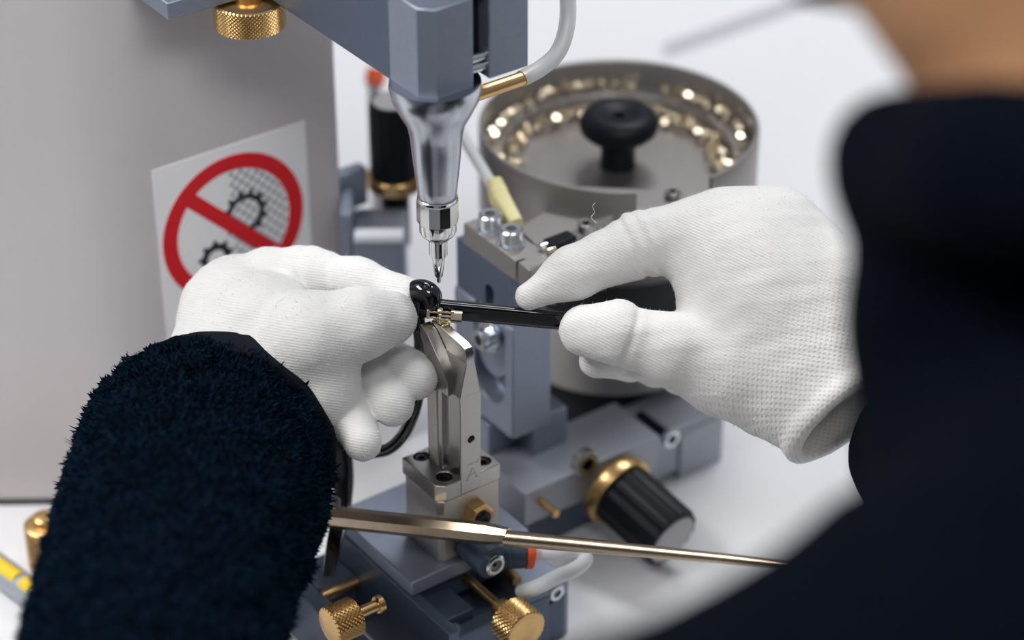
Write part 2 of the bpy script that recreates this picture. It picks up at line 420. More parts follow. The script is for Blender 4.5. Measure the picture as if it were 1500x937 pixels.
# footprint (world): front face looks at the operator, the right face runs back along the machine axis
a = V3(-470, c0[1] - 4, 0); e = W(62.5, cy, 0); g = W(62.5, cy + 240, 0); hpt = V3(-470, 420, 0)
foot = [(a[0], a[1])]
d1 = V3(1, 0.0, 0); d2 = XW
R = 26
for k in range(9):
    s_ = k / 8; q = (c0 - d1 * R) * (1 - s_) ** 2 + c0 * 2 * s_ * (1 - s_) + (c0 + d2 * R) * s_ ** 2; foot.append((q[0], q[1]))
e1 = e - d2 * 6; e2 = e + YW * 6
for k in range(5):
    s_ = k / 4; q = e1 * (1 - s_) ** 2 + e * 2 * s_ * (1 - s_) + e2 * s_ ** 2; foot.append((q[0], q[1]))
foot += [(g[0], g[1]), (hpt[0], hpt[1])]
MB().prism_z(foot, 0.0, 620, T=V3).obj('body', 'column', t)
MB().prism_z([(x * 1.0, y - 1.2) for x, y in foot], 0.0, 3.0, T=V3).obj('base_gasket', 'black_rubber', t)
# depth stop bracket with its knurled thumb screw
MB().box(-52, 9, 150, cy, 297, 306).obj('stop_bracket', 'anodized', t, bevel=0.8)
tc_ = Lc(P(366, 28, 45)); c = W(*tc_)
ts = MB().knurl(W(tc_[0], tc_[1], 282.5), ZW, 17.2, 13.5, pitch=2.1, depth=0.6, ends=1.2).obj('thumb_screw', 'brass', t)
MB().lathe([(7, 0), (7, 3.5)], W(tc_[0], tc_[1], 296), ZW).obj('shoulder', 'brass', ts)

# ------------------------------------------------------------------ warning sign
sy = cy - 0.6
TL = L(222, 248, y=sy); TR = L(447, 182, y=sy)
sw = TR[0] - TL[0]; sx0 = TL[0]; zt = (TL[2] + TR[2]) / 2 + 0.5
t = thing('warning_sign', 'white square sign with red crossed-out ring over two black gear wheels', 'sign', W(sx0 + sw / 2, sy, zt - 122), PHI)
MB().box(sx0, sx0 + sw, sy, cy, zt - 122, zt).obj('sign_plate', 'sticker', t)
rcx = sx0 + sw * 0.49; rcz = zt - sw * 0.53; RO = sw * 0.465; RI = RO * 0.80
def flat_ring(ro, ri, cx, cz, d, n=96):
    mb = MB(); vs = []; fs = []
    for k in range(n):
        a_ = 2 * math.pi * k / n
        for r_ in (ri, ro):
            for yy in (sy, sy - d): vs.append(W(cx + r_ * math.cos(a_), yy, cz + r_ * math.sin(a_)))
    for k in range(n):
        i = 4 * k; j = 4 * ((k + 1) % n)
        fs += [(i + 1, j + 1, j + 3, i + 3), (i + 2, i + 3, j + 3, j + 2), (i, j, j + 1, i + 1), (i, i + 2, j + 2, j)]
    return mb.add(vs, fs)
def flat_poly(poly, d):
    return MB().prism(poly, lambda x, z: W(x, sy, z), lambda x, z: W(x, sy - d, z))
rg = flat_ring(RO, RI, rcx, rcz, 0.30)
a_ = math.radians(135); hw = RO * 0.095; L_ = RI * 1.02
dx, dz = math.cos(a_), math.sin(a_)
bar = [(rcx + dx * L_ - dz * hw, rcz + dz * L_ + dx * hw), (rcx - dx * L_ - dz * hw, rcz - dz * L_ + dx * hw), (rcx - dx * L_ + dz * hw, rcz - dz * L_ - dx * hw), (rcx + dx * L_ + dz * hw, rcz + dz * L_ - dx * hw)]
rg.prism(bar, lambda x, z: W(x, sy, z), lambda x, z: W(x, sy - 0.32, z))
rg.obj('prohibition_ring', 'red', t, angle=20)
def gear(cx, cz, r, ri, teeth, d, rot=0.0):
    mb = MB(); n = teeth * 8; vs = []; fs = []
    for k in range(n):
        ph = k % 8; rr = r if ph in (0, 1, 2) else r * 0.80
        if ph in (0, 2): rr = r * 0.97
        an = 2 * math.pi * k / n + rot
        for r_ in (ri, rr):
            for yy in (sy, sy - d): vs.append(W(cx + r_ * math.cos(an), yy, cz + r_ * math.sin(an)))
    for k in range(n):
        i = 4 * k; j = 4 * ((k + 1) % n)
        fs += [(i + 1, j + 1, j + 3, i + 3), (i + 2, i + 3, j + 3, j + 2), (i, j, j + 1, i + 1), (i, i + 2, j + 2, j)]
    return mb.add(vs, fs)
gear(rcx + RO * 0.17, rcz + RO * 0.13, RO * 0.34, RO * 0.205, 12, 0.22, 0.12).obj('gear', 'print', t, angle=20)
gear(rcx - RO * 0.28, rcz - RO * 0.36, RO * 0.255, RO * 0.12, 9, 0.20, 0.1).obj('gear', 'print', t, angle=20)
gd = MB()
x_l = rcx - RO * 0.02
def clip_line(px_, pz_, dx_, dz_):
    ts_ = [k_ * 0.5 for k_ in range(-200, 201)]
    ok = [q for q in ts_ if (px_ + dx_ * q > x_l) and math.hypot(px_ + dx_ * q - rcx, pz_ + dz_ * q - rcz) < RI * 0.985]
    return (min(ok), max(ok)) if ok else None
for sgn_ in (1, -1):
    ddx, ddz = math.cos(math.radians(45)), sgn_ * math.sin(math.radians(45))
    for k in range(-16, 17):
        ox, oz = rcx - ddz * k * 4.4, rcz + ddx * k * 4.4
        r_ = clip_line(ox, oz, ddx, ddz)
        if not r_ or r_[1] - r_[0] < 2: continue
        p0 = (ox + ddx * r_[0], oz + ddz * r_[0]); p1 = (ox + ddx * r_[1], oz + ddz * r_[1]); hw = 0.36
        gd.prism([(p0[0] - ddz * hw, p0[1] + ddx * hw), (p1[0] - ddz * hw, p1[1] + ddx * hw), (p1[0] + ddz * hw, p1[1] - ddx * hw), (p0[0] + ddz * hw, p0[1] - ddx * hw)], lambda x, z: W(x, sy, z), lambda x, z: W(x, sy - 0.12, z))
gd.obj('guard_mesh_print', 'print_grey', t, kind='stuff')

# ================================================================== SCREWDRIVING HEAD
ax_ = Lc(P(643, 412, 20)); AX, AY = ax_[0], ax_[1]
t = mthing('screwdriver_head', 'blue grey screwdriving head with bell nozzle pointing down over the glasses', 'machine head', AX, AY, 300)
BZ = 297.5
fx, fy = AX - 15, AY - 15           # the chamfered front corner
ZT = L(636, 15, y=fy)[2]
# arm from the column
MB().box(fx, AX + 15, AY + 12, cy + 4, BZ + 0.5, BZ + 120).obj('arm', 'anodized_dark', t, bevel=1.0)
blk = MB().prism_z([(fx, AY + 14), (fx, fy + 6.0), (fx + 6.0, fy), (AX + 10.5, fy), (AX + 10.5, AY + 14)], BZ, ZT).obj('clamp_block', 'anodized', t, bevel=0.7)
MB().box(AX + 10, AX + 20.5, fy + 9, AY + 12, BZ + 6, ZT + 60).obj('slot_shade', 'hole', t)  # solid near-black box painted as the shade in the gap, not carved
MB().box(AX + 19.6, AX + 41, fy + 1.0, AY + 14, BZ + 2, BZ + 120).obj('clamp_jaw', 'anodized', t, bevel=0.7)
MB().box(fx + 3, AX + 12, fy + 17, AY + 14, ZT, BZ + 120).obj('head_body', 'anodized_light', t, bevel=0.7)
for k, zz in enumerate((BZ + 7.5, BZ + 12.5)):
    MB().cyl(W(AX + 10, fy + 5, zz), W(AX + 20.5, fy + 5, zz), 2.3, n=16, ch=0.4).obj('clamp_bolt', 'zinc', t)
socket_screw(t, W(AX + 15, fy + 5, ZT - 1), ZW, 4.2, 4.0, 'zinc', 'cap_screw')
# bell nozzle: profile read along the axis
prof = [(20.5, 299), (20.9, 296.3), (19.6, 290.2), (16.4, 283.6), (13.1, 277.4), (11.8, 271.2), (11.35, 265), (10.8, 258.5), (10.1, 252), (9.4, 245.8), (8.9, 240.2), (8.4, 239.6)]
nz_ = MB().lathe(prof, W(AX, AY, 0), ZW, 64).obj('bell_nozzle', 'nozzle', t, angle=40)
MB().lathe([(8.8, 240.4), (9.3, 240.0), (9.3, 238.9), (8.8, 238.5)], W(AX, AY, 0), ZW, 64).obj('shoulder_ring', 'chrome', t)
MB().lathe([(9.2, 239.0), (9.75, 238.4), (9.75, 227.8), (9.3, 227.2)], W(AX, AY, 0), ZW, 12).obj('collar', 'chrome', t, angle=12)
MB().lathe([(8.6, 227.6), (8.6, 222.0), (7.9, 220.6), (4.6, 217.2), (4.3, 216.8)], W(AX, AY, 0), ZW, 48).obj('sleeve', 'chrome', t, angle=30)
MB().lathe([(4.25, 217.5), (4.25, 209.0), (3.5, 208.4)], W(AX, AY, 0), ZW, 40).obj('guide_tube', 'chrome', t)
MB().lathe([(3.0, 209), (2.95, 207.5), (1.9, 197.4), (1.4, 196.7)], W(AX, AY, 0), ZW, 40).obj('tip', 'chrome', t)
MB().lathe([(1.05, 197), (1.05, 194.4), (0.8, 193.8)], W(AX, AY, 0), ZW, 6).obj('driver_bit', 'steel', t, angle=20)
ga = P(712, 133, -8); gb = P(771, 113, 3)
MB().cyl(ga - (gb - ga) * 0.5, gb, 3.4, n=28, ch=0.4).obj('brass_fitting', 'brass', t)
MB().cyl(W(AX + 40, AY + 4, BZ + 22), W(AX + 41.5, AY + 4, BZ + 22), 2.2).obj('pin', 'zinc', t)

t2 = thing('air_hose', 'clear plastic air hose curving up from the brass fitting', 'hose', gb)
MB().tube([gb - (gb - ga) * 0.12, P(792, 100, 8), P(816, 78, 12), P(829, 45, 14), P(832, 5, 14), P(826, -60, 10), P(800, -150, 0), P(770, -260, -10)], 3.9, 20, 8).obj('hose_wall', 'clear_tube', t2)
MB().tube([gb, P(792, 100, 8), P(816, 78, 12), P(829, 45, 14), P(832, 5, 14), P(826, -60, 10), P(800, -150, 0)], 2.3, 12, 8).obj('hose_bore', 'milky_tube', t2)

# ================================================================== BOWL FEEDER
B0 = Lc(V3(57, 210, 0)); bx, by = B0[0], B0[1]
BC = lambda z: W(bx, by, z)
t = mthing('bowl_feeder', 'round grey steel vibrating bowl feeder with a black centre knob', 'feeder', bx, by, 0)
def polar(cx, cy_, r, a_): return (cx + r * math.cos(a_), cy_ + r * math.sin(a_))
def gapang(px, py):
    q = L(px, py, z=179.0); return math.atan2(q[1] - by, q[0] - bx)
g0 = gapang(930, 270); g1 = gapang(1030, 252)
if g1 < g0: g1 += 2 * math.pi
RB = 75.0
def ring_wall(r0, r1, z0, z1, a0, a1, n):
    mb = MB(); vs = []; fs = []
    for k in range(n + 1):
        a_ = a0 + (a1 - a0) * k / n
        for (r_, z_) in ((r0, z0), (r1, z0), (r1, z1 - 0.8), (r1 - 0.6, z1), (r0 + 0.6, z1), (r0, z1 - 0.8)):
            x_, y_ = polar(bx, by, r_, a_); vs.append(W(x_, y_, z_))
    for k in range(n):
        for j in range(6):
            j2 = (j + 1) % 6; fs.append((k * 6 + j, k * 6 + j2, (k + 1) * 6 + j2, (k + 1) * 6 + j))
    fs += [tuple(range(6)), tuple(range(n * 6, n * 6 + 6))]
    return mb.add(vs, fs)
bw = ring_wall(RB - 2.6, RB, 150, 179, g1, g0 + 2 * math.pi, 120)
bw.lathe([(RB - 0.2, 150.2), (RB, 149), (RB, 130), (RB - 2, 127), (64, 116), (58, 112)], BC(0), ZW, 120, cap=False)
bw.obj('bowl_wall', 'bowl_steel', t, angle=40)
MB().lathe([(RB - 2.4, 146), (RB - 2.4, 152.0), (66, 152.2), (20, 153.4), (10, 153.5), (0.01, 153.5)], BC(0), ZW, 96, cap=False).obj('bowl_floor', 'bowl_steel', t, angle=40)
lg = ring_wall(61.5, RB - 2.5, 151.5, 163.0, g1 + 0.35, g0 + 2 * math.pi - 0.35, 100).obj('screw_ledge', 'bowl_steel', t, angle=40)
kn = MB().lathe([(10, 153), (9.4, 154.5), (9.4, 168), (11, 169.5), (17, 171.5), (20.6, 175), (21.2, 179), (20.2, 182.5), (17, 185.2), (13, 186), (10, 185.2), (6, 183.9), (3.2, 183.6), (3.0, 181), (0.01, 181)], BC(0), ZW, 48, cap=False).obj('bowl_knob', 'black_plastic', t, angle=60)
MB().lathe([(60.5, 44), (61, 45), (61, 86), (60, 88), (50, 88)], BC(0), ZW, 96).obj('drive_drum', 'steel_matt', t, angle=40)
MB().lathe([(56, 87), (57, 88), (57, 112), (56, 113)], BC(0), ZW, 80).obj('under_bowl_shade', 'black_rubber', t)  # black band added for the shade under the bowl
MB().lathe([(48, 0), (52, 3), (50, 10), (46, 16), (46, 46)], BC(0), ZW, 64).obj('shadow_foot', 'black_rubber', t)  # black foot put in for the shadow below the drum
ds = P(925, 556, 150)
dv = ds - BC(ds[2]); dv[2] = 0; dv /= np.linalg.norm(dv); dc = BC(ds[2]) + dv * 60.6
socket_screw(t, dc, dv, 5.2, 3, 'steel_matt', 'drum_screw')
# discharge track from the gap to the pick-up plate
MB().prism_z([(96, 62), (98, 80), (150, 95), (190, 60), (182, 46), (150, 62)], 158, 166).obj('discharge_track', 'bowl_steel', t, bevel=0.6)
sc_ = L(858, 338, z=166); socket_screw(t, W(sc_[0], sc_[1], 166), ZW, 4.2, 5, 'steel', 'track_screw')
sc_ = L(985, 289, z=166); socket_screw(t, W(sc_[0], sc_[1], 166), ZW, 4.0, 4, 'steel', 'track_screw')

# hundreds of tiny screws: each one a thing
def tiny_screw():
    o = MB()
    o.lathe([(0.01, 2.9), (1.9, 2.9), (2.1, 2.7), (2.1, 1.7), (0.85, 1.7), (0.85, -2.6), (0.4, -3.2), (0.01, -3.2)], V3(0, 0, 0), V3(0, 0, 1), 8, cap=False)
    return o
scr = None
def place_screw(x, y, z, label, group, upright=False):
    global scr
    if scr is None:
        mb = tiny_screw(); scr = mesh_obj('tiny_screw', mb.v, mb.f, 'screw_gold', None, angle=30); o = scr
    else:
        o = scr.copy(); COL.objects.link(o)
    o['category'] = 'screw'; o['label'] = label; o['group'] = group
    p = W(x, y, z); o.location = Vector(p) * MM
    if upright: o.rotation_euler = (random.uniform(-0.2, 0.75), random.uniform(-0.5, 0.5), random.uniform(-0.4, 0.4))
    else: o.rotation_euler = (random.uniform(-0.4, 1.2), random.uniform(-0.9, 0.9), random.uniform(-0.6, 0.6))
n1 = 72
for k in range(n1):
    a_ = g1 + 0.55 + (g0 + 2 * math.pi - g1 - 1.1) * (k + random.uniform(-0.2, 0.2)) / n1
    if random.random() < 0.18: continue
    r_ = 67 + random.uniform(-2.2, 2.2); x_, y_ = polar(bx, by, r_, a_)
    place_screw(x_, y_, 166.3, 'tiny gold screw queueing on the raised ledge inside the feeder bowl', 'tiny gold screws on the bowl ledge', True)
back = math.atan2(cP, sP)  # machine-axes direction pointing away from the operator
n2 = 58
for k in range(n2):
    a_ = back + (-1 + 2 * (k + random.uniform(-0.3, 0.3)) / (n2 - 1)) * 1.75
    for lay in range(2):
        if lay and random.random() < 0.4: continue
        r_ = (58.0 if lay == 0 else 53.0) + random.uniform(-2.4, 1.6); x_, y_ = polar(bx, by, r_, a_ + lay * 0.02)
        place_screw(x_, y_, 156.4, 'tiny gold screw heaped on the lower floor of the feeder bowl', 'tiny gold screws on the bowl floor')

# ================================================================== PICK-UP STAND beside the bowl
t = mthing('pickup_stand', 'grey screw pick-up stand with steel pick-up plate and slotted side', 'machine stand', 79, 58, 0)
po = MB().box(67, 91, 41, 92, 70, 137).obj('slotted_block', 'anodized', t, bevel=0.8)
up_ = MB().box(69, 91, 46, 92, 137, 165).obj('post', 'anodized_dark', t, bevel=0.6)
# curved slot in the left face
sl = MB()
s1 = L(708, 505, x=67); 
pts = []
for k in range(17):
    a_ = math.radians(180 + 180 * k / 16)
    pts.append((66 + 9.5 * math.cos(a_) , 98 + 9.5 * math.sin(a_)))
pts += [(75.5, 150), (56.5, 150)]
q_ = L(716, 560, x=67)
def slot(yc, zb, r_, ztop, depth, x0):
    pp = [(yc + r_ * math.cos(math.radians(180 + 180 * k / 16)), zb + r_ + r_ * math.sin(math.radians(180 + 180 * k / 16))) for k in range(17)] + [(yc + r_, ztop), (yc - r_, ztop)]
    return MB().prism_x(pp, x0 - 2, x0 + depth)
qz = L(722, 585, x=67)
cut(po, [slot(61.5, qz[2] - 2, 13.2, 160, 11, 67)])
sz_ = L(722, 548, x=70)[2]
MB().prism_x([(61.8 + 12.2 * math.cos(math.radians(180 + 180 * k / 16)), sz_ + 12.2 + 12.2 * math.sin(math.radians(180 + 180 * k / 16))) for k in range(17)] + [(74, 136), (49.6, 136)], 69.5, 77.8).obj('slot_slider', 'anodized', t, bevel=0.5)
hz = L(717, 435, x=69)
cut(up_, [MB().prism_x([(hz[1] + 3.6 * math.cos(2 * math.pi * k / 32), hz[2] + (3.5 if math.sin(2 * math.pi * k / 32) >= 0 else -3.5) + 3.6 * math.sin(2 * math.pi * k / 32)) for k in range(32)], 66, 77)])
w_ = L(722, 490, x=67)
ws = MB().cyl(W(58, w_[1], w_[2]), W(69, w_[1], w_[2]), 5.6, n=32, ch=0.6).obj('clamp_screw', 'zinc', t)
MB().cyl(W(63.5, w_[1], w_[2]), W(65.2, w_[1], w_[2]), 8.8, n=36, ch=0.3).obj('washer', 'zinc', ws)
hx = MB(); hx.cyl(W(57.8, w_[1], w_[2]), W(60, w_[1], w_[2]), 3.0, n=6); hx.obj('hex_socket', 'hole', ws, angle=20)
# top plate
a1 = L(683, 325, z=177); a2 = L(772, 398, z=177)
px0 = (a1[0] + a2[0]) / 2; py0, py1 = a2[1], a1[1]
pw = L(790, 366, z=177)[0] - px0 + 1
tp = MB().box(px0, px0 + pw, py0, py1, 165, 177).obj('pick_up_plate', 'bowl_steel', t, bevel=0.4)
s2 = L(757, 387, x=px0)
cut(tp, [MB().box(px0 - 1, px0 + 5, s2[1] - 0.7, s2[1] + 0.7, 160, 180)])
MB().box(px0 + 1, px0 + pw - 1, py0 - 0.3, py0 + 1.5, 175.6, 177.4).obj('edge_highlight', 'chrome', t)  # polished strip stands for the highlight along the plate's front edge
for (px_, py_) in ((718, 335), (749, 357)):
    q = L(px_, py_, z=177); socket_screw(t, W(q[0], q[1], 177), ZW, 5.9, 9.0, 'zinc', 'cap_screw', hexr=2.6, washer=1.6, sock='steel_matt')
q = L(800, 366, z=177)
MB().box(q[0] + 1, q[0] + 16, q[1] - 4, q[1] + 4, 177, 181).obj('sensor', 'black_oxide', t, bevel=0.5)
MB().cyl(W(q[0] - 3, q[1] + 1, 179), W(q[0] + 3, q[1] + 1, 179), 1.8, n=16, ch=0.3).obj('sensor_pin', 'zinc', t)
MB().cyl(W(q[0] - 2, q[1] - 3.5, 178.7), W(q[0] + 3, q[1] - 3.5, 178.7), 1.3, n=16, ch=0.3).obj('sensor_pin', 'gold', t, label='gold sensor pin')
# foot of the stand: upright plate, carrier and rails
uz = L(824, 598, y=48)[2]; ux = L(831, 620, y=48)[0]
MB().box(67, ux, 62, 74, 22, uz - 4).obj('riser_plate', 'anodized', t, bevel=0.8)
MB().box(86, ux, 48, 62, 22, uz).obj('riser_plate', 'anodized', t, bevel=0.8)
MB().box(62, 150, 24, 62, 27, 48).obj('carrier', 'anodized_light', t, bevel=0.8)
MB().box(66, 140, 34, 62, 0, 27).obj('foot', 'anodized_dark', t, bevel=0.8)
MB().box(112, 206, 38, 70, 5, 35).obj('rail', 'anodized_light', t, bevel=0.8)
MB().box(176, 206, 36, 68, 0, 29).obj('rail_foot', 'anodized_light', t, bevel=0.8)
q = L(855, 675, y=22); socket_screw(t, W(q[0], 24, q[2]), -YW, 7.2, 6, 'steel', 'cap_screw', hexr=3.6)
q = L(980, 640, y=30); sc1 = socket_screw(t, W(q[0], 30, q[2]), -YW, 5.6, 3, 'zinc', 'stop_screw', hexr=2.9)
MB().cyl(W(q[0], 30, q[2]), W(q[0], 55, q[2]), 3.0, n=16).obj('shank', 'black_oxide', sc1)
q = L(812, 750, y=12); MB().cyl(W(q[0], 10, q[2]), W(q[0], 25, q[2]), 2.4, n=20, ch=0.4).obj('dowel_pin', 'brass', t)

# micrometer knob with brass ring
kr = L(905, 718, y=14); ke = L(985, 790, y=-26)
kax = W(*ke) - W(*kr); kl = np.linalg.norm(kax); kax /= kl
t = thing('micrometer_dial', 'black fluted micrometer dial with brass ring and grey end cap', 'dial', W(*kr))
def fluted(c, axv, r, h, nfl=12, d=1.1, r_end=None):
    mb = MB(); n = nfl * 8; prof_ = [(0.93, 0), (1, 0.04), (1, 0.10), (1, 0.12), (1, 0.95), (0.95, 1.0)]
    axv = axv / np.linalg.norm(axv); e1_ = np.cross(axv, V3(0.31, 0.77, 0.55)); e1_ /= np.linalg.norm(e1_); e2_ = np.cross(axv, e1_); vs = []; fs = []
    for i, (q1, q2) in enumerate(prof_):
        for k in range(n):
            ph = (k % 8) / 8; g_ = d * max(0, math.sin(math.pi * ph)) ** 2 if i >= 2 else 0
            rr = (r - g_) * q1; a_ = 2 * math.pi * k / n; vs.append(c + axv * (h * q2) + (e1_ * math.cos(a_) + e2_ * math.sin(a_)) * rr)
    for i in range(len(prof_) - 1):
        for k in range(n): k2 = (k + 1) % n; fs.append((i * n + k, i * n + k2, (i + 1) * n + k2, (i + 1) * n + k))
    fs += [tuple(reversed(range(n))), tuple(range((len(prof_) - 1) * n, len(prof_) * n))]
    return mb.add(vs, fs)
c = W(*kr)
fluted(c, kax, 17.6, kl, 14, 1.0).obj('grip', 'black_plastic', t, angle=50)
MB().lathe([(15, -5), (19.8, -4.4), (20.2, -3.6), (20.2, 2.6), (19.8, 3.3), (15, 3.5)], c, kax, 56).obj('brass_ring', 'brass', t)
MB().lathe([(14.3, kl - 0.5), (14.3, kl + 0.5), (13.6, kl + 0.9), (0.01, kl + 0.9)], c, kax, 48, cap=False).obj('end_cap', 'grey_cap', t)
MB().cyl(c - kax * 26, c - kax * 3, 5.0, n=24).obj('spindle', 'brass', t)
# two small index marks on the knob
e1_ = np.cross(kax, V3(0.31, 0.77, 0.55)); e1_ /= np.linalg.norm(e1_)

# ================================================================== FINGER FIXTURE under the hinge
t = mthing('clamp_fixture', 'slim steel finger fixture on a square block under the glasses hinge', 'fixture', 5, 5, 59.5)
MB().prism_z([(-12.5, 20), (-12.5, -7), (-10, -9.5), (22, -9.5), (22, 20)], 59.5, 96).obj('base_block', 'steel_matt', t, bevel=0.6)
bp_ = MB().prism_z([(-13, 21.5), (-13, -6.2), (-9.2, -10), (22.5, -10), (22.5, 21.5)], 96, 105).obj('base_plate', 'steel', t, bevel=0.35)
hs = [(-4.8, 17.0), (-5.2, -2.8), (17.2, -3.2), (17.2, 17.0)]
cut(bp_, [MB().cyl(W(x, y, 101.5), W(x, y, 107), 3.9, n=32) for x, y in hs])
for x, y in hs: socket_screw(t, W(x, y, 101.5), ZW, 3.4, 2.7, 'black_oxide', 'cap_screw', hexr=1.7)
fg = MB()
fg.hexa([(-0.6, -10.2, 96.5), (11, -10.2, 96.5), (11, 12, 96.5), (-0.6, 12, 96.5)], [(-0.6, -10.2, 152), (11, -10.2, 152), (11, 12, 152), (-0.6, 12, 152)])
fg.hexa([(-0.6, -10.2, 152), (11, -10.2, 152), (11, 11, 152), (-0.6, 11, 152)], [(3.4, -10.2, 170), (7.9, -10.2, 170), (7.9, 9.5, 170), (3.4, 9.5, 170)])
fpl = fg.obj('finger_post', 'steel', t, bevel=0.3)
cut(fpl, [MB().cyl(W(5.6, -14, 126.5), W(5.6, -6, 126.5), 1.9, n=24)])
MB().prism_x([(-10.2, 169.5), (-10.2, 174.5), (-8.6, 177.2), (-6, 178.2), (15.5, 179.6), (18, 179.2), (18.4, 177), (14.5, 172.5), (10.5, 168), (9.5, 165), (4, 165)], 3.4, 7.9).obj('finger_tip', 'steel', t, bevel=0.3)
MB().prism_x([(-3, 150), (-3, 157), (0, 164), (5, 168), (13, 176.5), (19.0, 178.6), (20.2, 176.2), (16, 167), (13, 160), (12.2, 152), (14.2, 143), (14.2, 105.2), (2, 105.2), (2, 150)], -2.6, 3.3).obj('curved_finger', 'steel', t, bevel=0.3)
MB().box(-3.2, 2.6, 5.5, 12.5, 105.1, 149).obj('backing_plate', 'steel_matt', t, bevel=0.3)
MB().box(4.0, 7.4, 13.6, 17.4, 179.2, 181.4).obj('gripping_pad', 'gold', t, bevel=0.2)
lt = MB()
def lb(x0, z0, x1, z1, wd=0.55):
    dx_, dz_ = x1 - x0, z1 - z0; n_ = math.hypot(dx_, dz_); ox, oz = -dz_ / n_ * wd / 2, dx_ / n_ * wd / 2
    lt.prism([(x0 + ox, z0 + oz), (x1 + ox, z1 + oz), (x1 - ox, z1 - oz), (x0 - ox, z0 - oz)], lambda x, z: W(x, -10.15, z), lambda x, z: W(x, -10.28, z))
lb(3.0, 103.5, 6.2, 110); lb(6.2, 110, 8.6, 103.5); lb(4.2, 106, 7.6, 106); lb(2.2, 103.5, 4.2, 103.5); lb(7.6, 103.5, 9.6, 103.5); lb(3.4, 112.2, 9.4, 112.2); lb(9.4, 112.2, 9.4, 113.4)
lt.obj('engraved_letter', 'bowl_steel', t)
nb_ = W(7.5, -9.5, 82.9)
MB().lathe([(6.8, 0), (7.2, 0.8), (7.2, 5.5), (6.2, 7.0)], nb_, -YW, 6).obj('hex_nut', 'brass', t, angle=20)
MB().lathe([(4.2, 6.8), (4.2, 8.0), (3.6, 8.4)], nb_, -YW, 24).obj('nut_stem', 'black_oxide', t)

# push-in air fitting with orange ring
t = mthing('push_in_fitting', 'blue grey push-in air fitting with orange ring below the brass nut', 'fitting', 6, -20, 58)
pc_ = L(725, 827, y=-32); fz_ = pc_[2]; ex = pc_[0]
EC = W(ex, -21.5, fz_)
bd = V3(0.965, 0.20, -0.13); bd /= np.linalg.norm(bd)
MB().cyl(EC, EC + bd * 21, 7.6, n=40, ch=0.8).obj('barrel', 'blue_plastic', t)
MB().cyl(EC + bd * 11.5, EC + bd * 13, 8.0, n=40, ch=0.3).obj('collar', 'blue_plastic', t)
MB().cyl(W(ex, -31, fz_), W(ex, -10.5, fz_), 8.4, n=40, ch=0.8).obj('elbow', 'blue_plastic', t)
MB().cyl(EC + bd * 21, EC + bd * 25, 7.9, n=40, ch=0.5).obj('release_ring', 'orange', t)
pg = MB(); pg.lathe([(3.2, 2.2), (4.6, 2.4), (5.6, 1.8), (5.6, 0), (0.01, 0)], W(ex, -31, fz_), -YW, 40, cap=False); pg = pg.obj('screw_plug', 'zinc', t)
q_ = MB(); q_.lathe([(3.2, 2.2), (3.2, 0.4), (0.01, 0.4)], W(ex, -31, fz_), -YW, 6, cap=False); q_.obj('hex_socket', 'steel_matt', pg, angle=20)
q_ = MB(); q_.lathe([(1.2, 1.0), (1.2, 0.9), (0.01, 0.9)], W(ex, -31, fz_), -YW, 20, cap=False); q_.obj('bore', 'hole', pg)
RE = EC + bd * 24; rdd = (RE - CAM) @ fw - DIST
t2 = thing('air_tube_loop', 'clear air tube looping from the orange ring down to the stage', 'tube', RE)
MB().tube([RE, P(815, 809, rdd + 2), P(842, 808, rdd + 8), P(858, 818, rdd + 8), P(843, 833, rdd - 2), P(815, 845, rdd - 14), P(785, 860, rdd - 16), P(765, 866, rdd - 2)], [3.7] * 8, 20, 8).obj('tube_wall', 'milky_tube', t2)

# ================================================================== XY STAGE
t = mthing('adjusting_stage', 'dark blue cross slide stage carrying the finger fixture', 'machine stage', 3, 15, 0)
MB().box(-32, 38, -13, 56, 51, 59.5).obj('bed_plate', 'anodized', t, bevel=0.9)
MB().box(-32, 30, -9, 56, 36, 51).obj('slide_block', 'anodized_dark', t, bevel=0.8)
MB().box(-33, -27, -46, 56, 0, 50.8).obj('cheek_plate', 'anodized_dark', t, bevel=0.6)
MB().box(-27, -8, -30, -9, 30, 44).obj('dovetail', 'anodized_dark', t, bevel=0.6)
MB().box(-27, 30, -40, -32, 0, 40).obj('cover_plate', 'anodized_dark', t, bevel=0.6)
MB().box(-27, 46, -32, 52, 0, 26).obj('stage_base', 'anodized_dark', t, bevel=0.6)
MB().box(24, 49, -31, 15, 26, 35).obj('stop_block', 'anodized', t, bevel=0.8)
MB().box(24, 49, -31, 15, 0, 26).obj('stop_block', 'anodized', t, bevel=0.8)
q = L(815, 868, y=-31); socket_screw(t, W(q[0], -30.5, q[2]), -YW, 4.8, 1.4, 'zinc', 'cap_screw', hexr=2.2)
q = L(663, 925, y=-40); socket_screw(t, W(q[0], -39.5, q[2]), -YW, 4.8, 1.0, 'anodized_dark', 'cap_screw', hexr=2.2)
MB().cyl(W(24, 4, 40), W(24, -22, 40), 3.0, n=20, ch=0.4).obj('stop_pin', 'brass', t)
